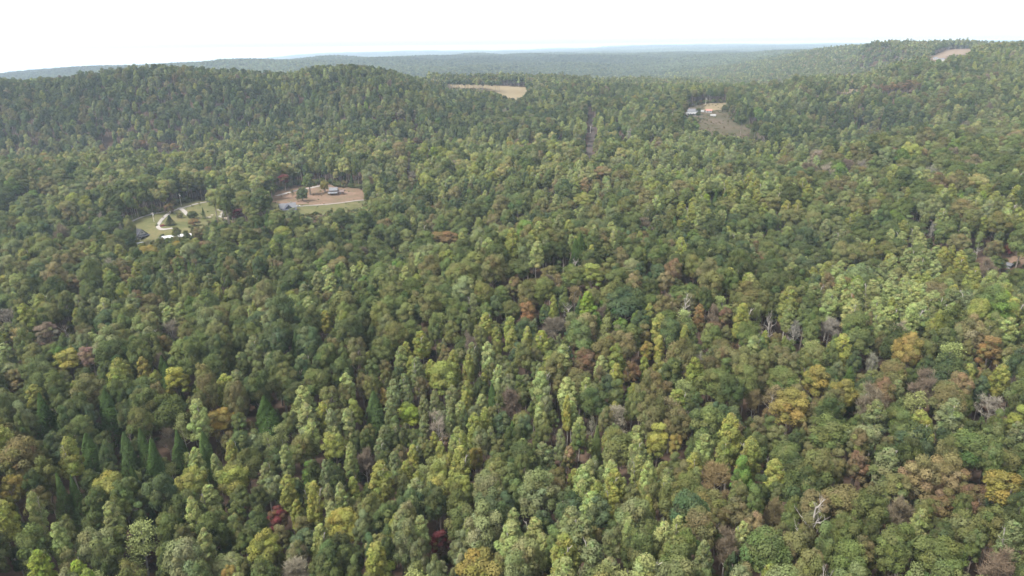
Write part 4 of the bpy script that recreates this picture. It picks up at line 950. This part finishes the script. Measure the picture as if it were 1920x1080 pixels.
# ------------------------------------------------------------------ buildings, vehicles, poles
def mk_metal(name, col, rough=0.85): return simple(name, col, rough, 0.08, 0.8)
WHITE = simple('white_paint', (0.30, 0.30, 0.295), 0.6, 0.06, 0.7)
PALE_METAL = mk_metal('pale_metal_roof', (0.085, 0.086, 0.092)); SLATE = simple('slate_siding', (0.042, 0.046, 0.066), 0.8, 0.12, 0.9); DARK_SLATE = simple('slate_shingle', (0.035, 0.037, 0.05), 0.9, 0.2, 2.0)
GREY_SIDING = simple('grey_siding', (0.11, 0.113, 0.122), 0.8, 0.1, 0.8); LOG = simple('brown_logs', (0.12, 0.07, 0.045), 0.9, 0.3, 1.6); BROWN_ROOF = simple('brown_shingle', (0.085, 0.06, 0.052), 0.9, 0.25, 1.5)
CHAR = simple('charcoal_shingle', (0.018, 0.019, 0.024), 0.9, 0.3, 1.5); SALMON = simple('faded_red_roof', (0.22, 0.10, 0.075), 0.8, 0.15, 0.8); GLASS = simple('window_glass', (0.03, 0.035, 0.045), 0.12, 0.2, 0.5)
REDP = simple('dark_red_paint', (0.19, 0.018, 0.022), 0.25, 0.1, 0.3); SILVER = simple('silver_paint', (0.42, 0.44, 0.47), 0.3, 0.05, 0.3); RUBBER = simple('tyre_rubber', (0.02, 0.02, 0.02), 0.9); RIM = simple('wheel_metal', (0.4, 0.4, 0.4), 0.4)
WOOD = simple('weathered_pole', (0.42, 0.38, 0.33), 0.9, 0.15, 1.0); DOORC = simple('door_paint', (0.13, 0.07, 0.05), 0.6); STONE = simple('pale_stone', (0.2, 0.175, 0.125), 0.95, 0.25, 1.2); DKCAR = simple('dark_blue_paint', (0.02, 0.025, 0.05), 0.25); LAMP = simple('lamp_head', (0.6, 0.6, 0.6), 0.4)

def bx(cx, cyy, cz_, sx, sy, sz):
    x, y, z = sx / 2, sy / 2, sz / 2
    V = np.array([(-x, -y, -z), (x, -y, -z), (x, y, -z), (-x, y, -z), (-x, -y, z), (x, -y, z), (x, y, z), (-x, y, z)]) + np.array([cx, cyy, cz_])
    return V, [(0, 3, 2, 1), (4, 5, 6, 7), (0, 1, 5, 4), (1, 2, 6, 5), (2, 3, 7, 6), (3, 0, 4, 7)]
def prof(pts2, axis_, a, b, off=(0, 0, 0)):
    """extrude a 2-D outline (counter-clockwise) along x or y from a to b"""
    n_ = len(pts2); V = []
    for s in (a, b):
        for u, v in pts2: V.append((s, u, v) if axis_ == 'x' else (u, s, v))
    Fc = [tuple(range(n_))[::-1], tuple(range(n_, 2 * n_))] + [(i, (i + 1) % n_, n_ + (i + 1) % n_, n_ + i) for i in range(n_)]
    return np.array(V, float) + np.array(off), Fc
def pmesh(name, blocks, mat, parent):
    Vs, Fs, o = [], [], 0
    for V, Fc in blocks:
        Vs.append(np.asarray(V)); Fs += [tuple(i + o for i in f) for f in Fc]; o += len(V)
    me = bpy.data.meshes.new(name); me.from_pydata(np.concatenate(Vs).tolist(), [], Fs); me.materials.append(mat)
    import bmesh
    bm = bmesh.new(); bm.from_mesh(me); bmesh.ops.recalc_face_normals(bm, faces=bm.faces); bm.to_mesh(me); bm.free()
    return link(name, me, parent)
def thing(name, label, cat, px, py, rz=0.0, group=None, dz=0.0, sc=1.0):
    P, t = hit(px, py)
    e = bpy.data.objects.new(name, None); COL.objects.link(e); e.empty_display_size = 0.5
    zs = H(P[0] + np.array([-3, 3, -3, 3]), P[1] + np.array([-3, -3, 3, 3]))
    e.location = (P[0], P[1], float(np.min(zs)) + 0.25 + dz); e.rotation_euler = (0, 0, -math.atan2(P[0], P[1]) + rz)
    e['label'] = label; e['category'] = cat
    if group: e['group'] = group
    e.scale = (sc, sc, sc)
    return e
def gable(w, d, z, rh, over=0.4, th=0.18, axis_='x', cx=0, cyy=0):
    """two-slope roof slab, ridge along axis_"""
    h2 = (d if axis_ == 'x' else w) / 2; k = rh / h2; e = h2 + over
    out = [(-e, z - over * k), (0, z + rh), (e, z - over * k), (e, z - over * k + th), (0, z + rh + th * 1.25), (-e, z - over * k + th)]
    L2 = (w if axis_ == 'x' else d) / 2 + over
    return prof(out, axis_, -L2, L2, (cx, cyy, 0))
def walls(w, d, h, rh, axis_='x', cx=0, cyy=0):
    h2 = (d if axis_ == 'x' else w) / 2; L2 = (w if axis_ == 'x' else d) / 2
    return prof([(-h2, -1.2), (h2, -1.2), (h2, h), (0, h + rh), (-h2, h)], axis_, -L2, L2, (cx, cyy, 0))
def window(parent, x, y, z, w, h, side='front'):
    """frame proud of the wall, pane set in it"""
    t = 0.09
    if side == 'front': bl = [bx(x, y - .04, z + h / 2, w + .2, .12, t), bx(x, y - .04, z - h / 2, w + .2, .16, t), bx(x - w / 2, y - .04, z, t, .12, h - t), bx(x + w / 2, y - .04, z, t, .12, h - t), bx(x, y - .04, z, .05, .08, h - t)]; pn = bx(x, y - .015, z, w - t, .03, h - t)
    else:
        s = 1 if side == 'right' else -1
        bl = [bx(x + s * .04, y, z + h / 2, .12, w + .2, t), bx(x + s * .04, y, z - h / 2, .16, w + .2, t), bx(x + s * .04, y - w / 2, z, .12, t, h - t), bx(x + s * .04, y + w / 2, z, .12, t, h - t)]; pn = bx(x + s * .015, y, z, .03, w - t, h - t)
    f = pmesh('window', bl, WHITE, parent); pmesh('pane', [pn], GLASS, f)
def door(parent, x, y, z, mat=None):
    d = pmesh('door', [bx(x, y - .03, z + 1.02, .95, .07, 2.05)], mat or DOORC, parent); pmesh('handle', [bx(x + .36, y - .09, z + 1.0, .06, .06, .14)], LAMP, d)

# slate-blue house on the east lawn
hs1 = thing('slate_house', 'slate-blue house with pale grey metal roof beside the grass lawn', 'house', 541, 396, 0.12, sc=0.85)
pmesh('wall', [walls(14.0, 9.0, 3.2, 3.4, 'x', 0, 3.0)], GREY_SIDING, hs1)
pmesh('roof', [gable(14.0, 9.0, 3.22, 3.4, .5, .2, 'x', 0, 3.0)], PALE_METAL, hs1)
pmesh('front_wing', [walls(6.8, 4.4, 3.3, 3.1, 'y', -0.2, -3.2)], SLATE, hs1)
pmesh('wing_roof', [gable(6.8, 6.6, 3.32, 3.1, .45, .2, 'y', -0.2, -2.2)], DARK_SLATE, hs1)
pmesh('porch_roof', [prof([(-8.4, 2.2), (-5.0, 3.0), (-5.0, 3.2), (-8.4, 2.4)], 'x', -6.2, 6.6)], DARK_SLATE, hs1)
for x in (-6.0, -3.6, -1.2, 1.2, 3.8, 6.4): pmesh('porch_post', [bx(x, -8.2, .7, .18, .18, 3.1)], WHITE, hs1)
pmesh('porch_floor', [bx(0.2, -6.8, -.45, 12.6, 3.4, .9)], GREY_SIDING, hs1)
window(hs1, -0.2, -5.4, 4.6, 1.5, 1.1); window(hs1, -2.0, -5.4, 1.5, 1.2, 1.3); window(hs1, 1.8, -5.4, 1.5, 1.2, 1.3); window(hs1, -5.2, -1.5, 1.6, 1.3, 1.3); window(hs1, 5.2, -1.5, 1.6, 1.3, 1.3); door(hs1, -0.2, -5.4, 0)
pmesh('chimney', [bx(3.6, 4.0, 6.4, .9, .9, 2.6)], STONE, hs1)

# brown cabin at the back of the dirt yard
hs2 = thing('brown_cabin', 'brown log cabin with grey metal roof and porch on the dirt yard', 'cabin', 628, 366, -0.15, sc=0.82)
pmesh('wall', [walls(7.5, 7.0, 5.2, 2.0, 'x', -1.2, 3.2)], LOG, hs2)
pmesh('roof', [gable(7.5, 7.0, 5.22, 2.0, .7, .2, 'x', -1.2, 3.2)], PALE_METAL, hs2)
pmesh('side_wing', [walls(6.2, 6.0, 3.0, 1.9, 'x', 5.75, 3.4)], LOG, hs2)
pmesh('wing_roof', [gable(6.2, 6.0, 3.02, 1.9, .5, .2, 'x', 6.0, 3.4)], BROWN_ROOF, hs2)
pmesh('porch_roof', [prof([(-4.2, 2.5), (-0.35, 3.5), (-0.35, 3.68), (-4.2, 2.68)], 'x', -6.6, 3.2)], PALE_METAL, hs2)
for x in (-6.4, -3.2, 0, 3.0): pmesh('porch_post', [bx(x, -4.0, .8, .2, .2, 3.4)], LOG, hs2)
pmesh('porch_floor', [bx(-1.7, -2.3, -.4, 9.8, 3.9, 1.0)], LOG, hs2)
window(hs2, -3.0, -.3, 1.7, 1.1, 1.2); window(hs2, 1.0, -.3, 1.7, 1.1, 1.2); window(hs2, -1.2, -.3, 4.5, 1.6, 1.0); window(hs2, 5.8, .4, 1.5, 1.3, 1.2); door(hs2, -1.0, -.3, .1)
pmesh('chimney', [bx(-4.0, 4.4, 6.8, .8, .8, 2.4)], STONE, hs2)

# dark-roofed house at the west end
hs3 = thing('dark_house', 'steep charcoal-roofed house with white gable at the west lawn', 'house', 266, 447, 0.55)
pmesh('wall', [walls(7.4, 10.0, 3.0, 3.6, 'y', 0, 3.5)], WHITE, hs3)
pmesh('roof', [gable(7.4, 10.0, 3.02, 3.6, .6, .22, 'y', 0, 3.5)], CHAR, hs3)
pmesh('porch_roof', [prof([(-4.4, 2.2), (-1.55, 2.9), (-1.55, 3.06), (-4.4, 2.36)], 'x', -3.9, 3.9)], CHAR, hs3)
for x in (-3.7, 0, 3.7): pmesh('porch_post', [bx(x, -4.2, .6, .16, .16, 3.2)], WHITE, hs3)
window(hs3, -1.9, -1.5, 1.6, 1.0, 1.2); window(hs3, 1.9, -1.5, 1.6, 1.0, 1.2); window(hs3, 0, -1.5, 4.5, 1.0, 1.0); window(hs3, -3.7, 3.5, 1.6, 1.2, 1.2, 'left'); window(hs3, 3.7, 3.5, 1.6, 1.2, 1.2, 'right'); door(hs3, 0, -1.5, 0)

# long white mobile home behind the trees
hs4 = thing('mobile_home', 'long white mobile home partly hidden by trees below the driveway', 'mobile home', 333, 449, -0.03)
pmesh('wall', [walls(22.0, 5.0, 3.0, .9, 'x', 0, 1.0)], WHITE, hs4)
pmesh('roof', [gable(22.0, 5.0, 3.02, .9, .35, .14, 'x', 0, 1.0)], WHITE, hs4)
for x in (-8.5, -5.0, -1.0, 4.5, 8.5): window(hs4, x, -1.5, 1.8, 1.2, 1.0)
door(hs4, 1.8, -1.5, .5)
pmesh('step', [bx(1.8, -2.3, .1, 1.6, 1.4, .9)], GREY_SIDING, hs4)

# white farmhouse above the scrub slope
hs5 = thing('white_house', 'white house with grey roof above the brown scrub slope', 'house', 1297, 216, 0.18)
pmesh('wall', [walls(13.5, 8.0, 4.2, 3.4, 'x', 0, 2.0)], WHITE, hs5)
pmesh('roof', [gable(13.5, 8.0, 4.22, 3.4, .5, .2, 'x', 0, 2.0)], PALE_METAL, hs5)
pmesh('porch_roof', [prof([(-5.0, 2.6), (-2.05, 3.3), (-2.05, 3.48), (-5.0, 2.78)], 'x', -7.0, 7.0)], WHITE, hs5)
for x in (-6.8, -3.4, 0, 3.4, 6.8): pmesh('porch_post', [bx(x, -4.8, .8, .22, .22, 3.5)], WHITE, hs5)
for x in (-4.6, -2.0, 2.0, 4.6): window(hs5, x, -2.0, 1.7, 1.2, 1.5)
door(hs5, 0, -2.0, .1)
pmesh('chimney', [bx(-3.5, 3.2, 7.4, .9, .9, 2.2)], SALMON, hs5)
sh = thing('red_roofed_shed', 'small shed with faded red roof right of the white house', 'shed', 1329, 211, 0.1)
pmesh('wall', [walls(7.5, 5.0, 2.4, 1.5, 'x', 0, 1)], WHITE, sh); pmesh('roof', [gable(7.5, 5.0, 2.42, 1.5, .5, .16, 'x', 0, 1)], SALMON, sh); door(sh, -1.5, -1.5, 0); window(sh, 1.8, -1.5, 1.4, 1.2, .9)
# two far white farm buildings on the right ridge
for px, py, w, lb in ((1754, 112, 12.0, 'left one of two tiny white buildings on the far right ridge'), (1765, 114, 14.0, 'right one of two tiny white buildings on the far right ridge')):
    b = thing('farm_building', lb, 'building', px, py, 0.1, 'white farm buildings on the ridge', 0.5, 0.7)
    pmesh('wall', [walls(w, 8.0, 4.0, 2.4, 'x')], WHITE, b); pmesh('roof', [gable(w, 8.0, 4.02, 2.4, .5, .2, 'x')], PALE_METAL, b); window(b, -w * .25, -4.0, 1.8, 1.4, 1.3); window(b, w * .25, -4.0, 1.8, 1.4, 1.3); door(b, 0, -4.0, 0)
# shed on the lot at the right edge
s2 = thing('metal_shed', 'pale metal-roofed shed on the dirt lot at the right edge', 'shed', 1889, 502, -0.5)
pmesh('wall', [walls(4.4, 3.6, 2.2, .8, 'x')], GREY_SIDING, s2); pmesh('roof', [gable(4.4, 3.6, 2.22, .8, .4, .12, 'x')], PALE_METAL, s2); door(s2, -.8, -1.8, 0); window(s2, 1.1, -1.8, 1.3, .8, .7)

def wheel(parent, x, y, r=.33):
    a = np.arange(14) * 6.2832 / 14
    t = pmesh('wheel', [prof([(math.cos(q) * r + x, math.sin(q) * r + r) for q in a], 'y', y - .11, y + .11)], RUBBER, parent)
    s = 1 if y > 0 else -1
    pmesh('rim', [prof([(math.cos(q) * r * .6 + x, math.sin(q) * r * .6 + r) for q in a], 'y', y + s * .10, y + s * .135)], RIM, t)
def car(name, label, cat, px, py, rz, paint, pickup=False):
    c = thing(name, label, cat, px, py, rz, None, -0.12)
    if pickup: body = [(-2.6, .38), (2.6, .38), (2.65, .7), (2.5, 1.02), (1.0, 1.1), (-2.6, 1.1)]; cab = [(-.9, 1.1), (1.05, 1.1), (.55, 1.78), (-.75, 1.8)]
    else: body = [(-2.2, .3), (2.2, .3), (2.28, .62), (2.05, .84), (1.0, .95), (-1.7, .97), (-2.2, .88)]; cab = [(-1.75, .96), (1.05, .94), (.35, 1.42), (-1.15, 1.44)]
    b = pmesh('body', [prof(body, 'y', -.88, .88)], paint, c)
    cabn = pmesh('cabin', [prof(cab, 'y', -.74, .74)], GLASS, c)
    x0, x1 = cab[3][0], cab[2][0]; pmesh('roof', [bx((x0 + x1) / 2, 0, cab[2][1] + .03, x1 - x0 + .1, 1.5, .07)], paint, c)
    for x in (-1.4, 1.4) if not pickup else (-1.6, 1.6):
        for y in (-.82, .82): wheel(c, x, y, .33 if not pickup else .38)
    for y in (-.62, .62): pmesh('headlight', [bx(body[2][0] - .03, y, .66, .1, .3, .16)], LAMP, c); pmesh('tail_light', [bx(body[0][0] - .02, y, .72, .07, .24, .16)], REDP, c)
    for y in (-.9, .9): pmesh('door_panel', [bx(.1, y, .66, 1.2, .04, .5)], paint, c)
    return c
car('parked_car', 'dark red car parked beside the cone-shaped evergreen on the driveway', 'car', 307, 425, 0.05, REDP)
car('parked_car', 'white car parked right of the slate-blue house', 'car', 558, 389, 0.1, WHITE)
car('parked_pickup', 'silver pickup parked left of the charcoal-roofed house', 'pickup', 248, 451, 0.35, SILVER, True)
car('parked_car', 'dark car parked on the dirt lot at the right edge', 'car', 1903, 499, 0.2, DKCAR)
def trailer(label, px, py, ln, rz, mat):
    c = thing('box_trailer', label, 'trailer', px, py, rz, None, -0.1)
    pmesh('body', [prof([(-ln / 2, .55), (ln / 2, .55), (ln / 2, 2.5), (ln / 2 - .2, 2.65), (-ln / 2 + .2, 2.65), (-ln / 2, 2.5)], 'y', -1.1, 1.1)], mat, c)
    pmesh('drawbar', [prof([(ln / 2 - .1, .45), (ln / 2 + 1.3, .45), (ln / 2 + 1.3, .58), (ln / 2 - .1, .58)], 'y', -.08, .08)], RUBBER, c)
    for x in (-.45, .45):
        for y in (-1.02, 1.02): wheel(c, x, y, .34)
    pmesh('door', [bx(-ln / 2 - .02, 0, 1.5, .05, 1.9, 1.8)], GREY_SIDING, c)
trailer('white box trailer on the grass below the charcoal-roofed house', 263, 461, 5.0, 0.3, WHITE)
trailer('white box trailer on the slope below the red-roofed shed', 1337, 218, 7.0, 0.05, WHITE)
trailer('small white trailer between white house and red-roofed shed', 1317, 210, 4.5, 0.0, WHITE)

def pole(label, px, py, h, lamp=False):
    e = thing('utility_pole', label, 'pole', px, py, 0.25, 'wooden utility poles', -0.4)
    V, Fq = tube([(0, 0, -.5), (0, 0, h * .5), (0, 0, h)], [.19, .165, .13], 8)
    pmesh('post', [(V, [tuple(f) for f in Fq])], WOOD, e)
    a = pmesh('crossarm', [bx(0, -.18, h - .7, 2.2, .12, .14)], WOOD, e)
    for x in (-.95, -.35, .35, .95): pmesh('insulator', [bx(x, -.18, h - .54, .1, .1, .18)], LAMP, a)
    if lamp:
        l = pmesh('lamp_arm', [bx(0, -.8, h - 1.9, .07, 1.3, .07)], LAMP, e); pmesh('lamp_head', [bx(0, -1.5, h - 1.95, .4, .6, .2)], LAMP, l)
    pmesh('transformer', [(lambda t: (t[0], [tuple(f) for f in t[1]]))(tube([(.32, .1, h - 2.4), (.32, .1, h - 2.35), (.32, .1, h - 1.5), (.32, .1, h - 1.45)], [.02, .24, .24, .02], 10))], LAMP, e)
pole('pale utility pole where the driveway forks', 340, 386, 10.2, True)
pole('short pale pole beside the farm lane', 289, 417, 8.0)
pole('utility pole standing in the straight road cut', 1107, 250, 9.0)
pole('utility pole behind the red-roofed shed', 1323, 197, 10.0)
def boulder(label, px, py, s, seed):
    r = np.random.default_rng(seed); import bmesh
    bm = bmesh.new(); bmesh.ops.create_icosphere(bm, subdivisions=2, radius=s)
    for v in bm.verts:
        v.co = v.co * (1 + r.normal() * .10); v.co.z *= .55; v.co.x *= 1.3
    me = bpy.data.meshes.new('boulder'); bm.to_mesh(me); bm.free(); me.materials.append(STONE)
    o = link('boulder', me); P, t = hit(px, py); o.location = (P[0], P[1], P[2] + s * .25); o['label'] = label; o['category'] = 'boulder'; o['group'] = 'pale boulders on the west lawn'
for k, (px, py, s, lb) in enumerate(((426, 412, 2.4, 'largest pale boulder left of the crimson tree'), (413, 386, 1.4, 'pale boulder at the top of the dirt bank'), (393, 410, 1.5, 'pale boulder right of the columnar evergreen'), (398, 404, 0.9, 'smaller pale boulder on the open west lawn'), (416, 400, 1.0, 'pale boulder halfway down the dirt bank'), (409, 381, 1.0, 'pale stone where the driveway meets the bank'))): boulder(lb, px, py, s, k)

# ------------------------------------------------------------------ haze: one closed box of even pale air round everything
zlo = float(GZ.min()) - 1.5
hx0, hx1, hy0, hy1, hz1 = GX[0] - 50, GX[-1] + 50, GY[0] - 50, GY[-1] + 50, max(max(p[2] for p in pts) + 27, CAM_Z + 3)
HV = [(hx0, hy0, zlo), (hx1, hy0, zlo), (hx1, hy1, zlo), (hx0, hy1, zlo), (hx0, hy0, hz1), (hx1, hy0, hz1), (hx1, hy1, hz1), (hx0, hy1, hz1)]
HF = np.array([(3, 2, 1, 0), (4, 5, 6, 7), (0, 1, 5, 4), (1, 2, 6, 5), (2, 3, 7, 6), (3, 0, 4, 7)])
hm, N, L = nm('pale_air')
ho_ = N.new('ShaderNodeOutputMaterial'); pv = N.new('ShaderNodeVolumePrincipled')
pv.inputs['Color'].default_value = (0.56, 0.70, 0.86, 1); pv.inputs['Density'].default_value = 0.85e-4; pv.inputs['Anisotropy'].default_value = 0.2
pv.inputs['Density Attribute'].default_value = ''
L.new(pv.outputs[0], ho_.inputs['Volume'])
try: hm.cycles.homogeneous_volume = True
except Exception: pass
haze = link('haze', mesh_np('haze', HV, HF, [hm])); haze['kind'] = 'stuff'
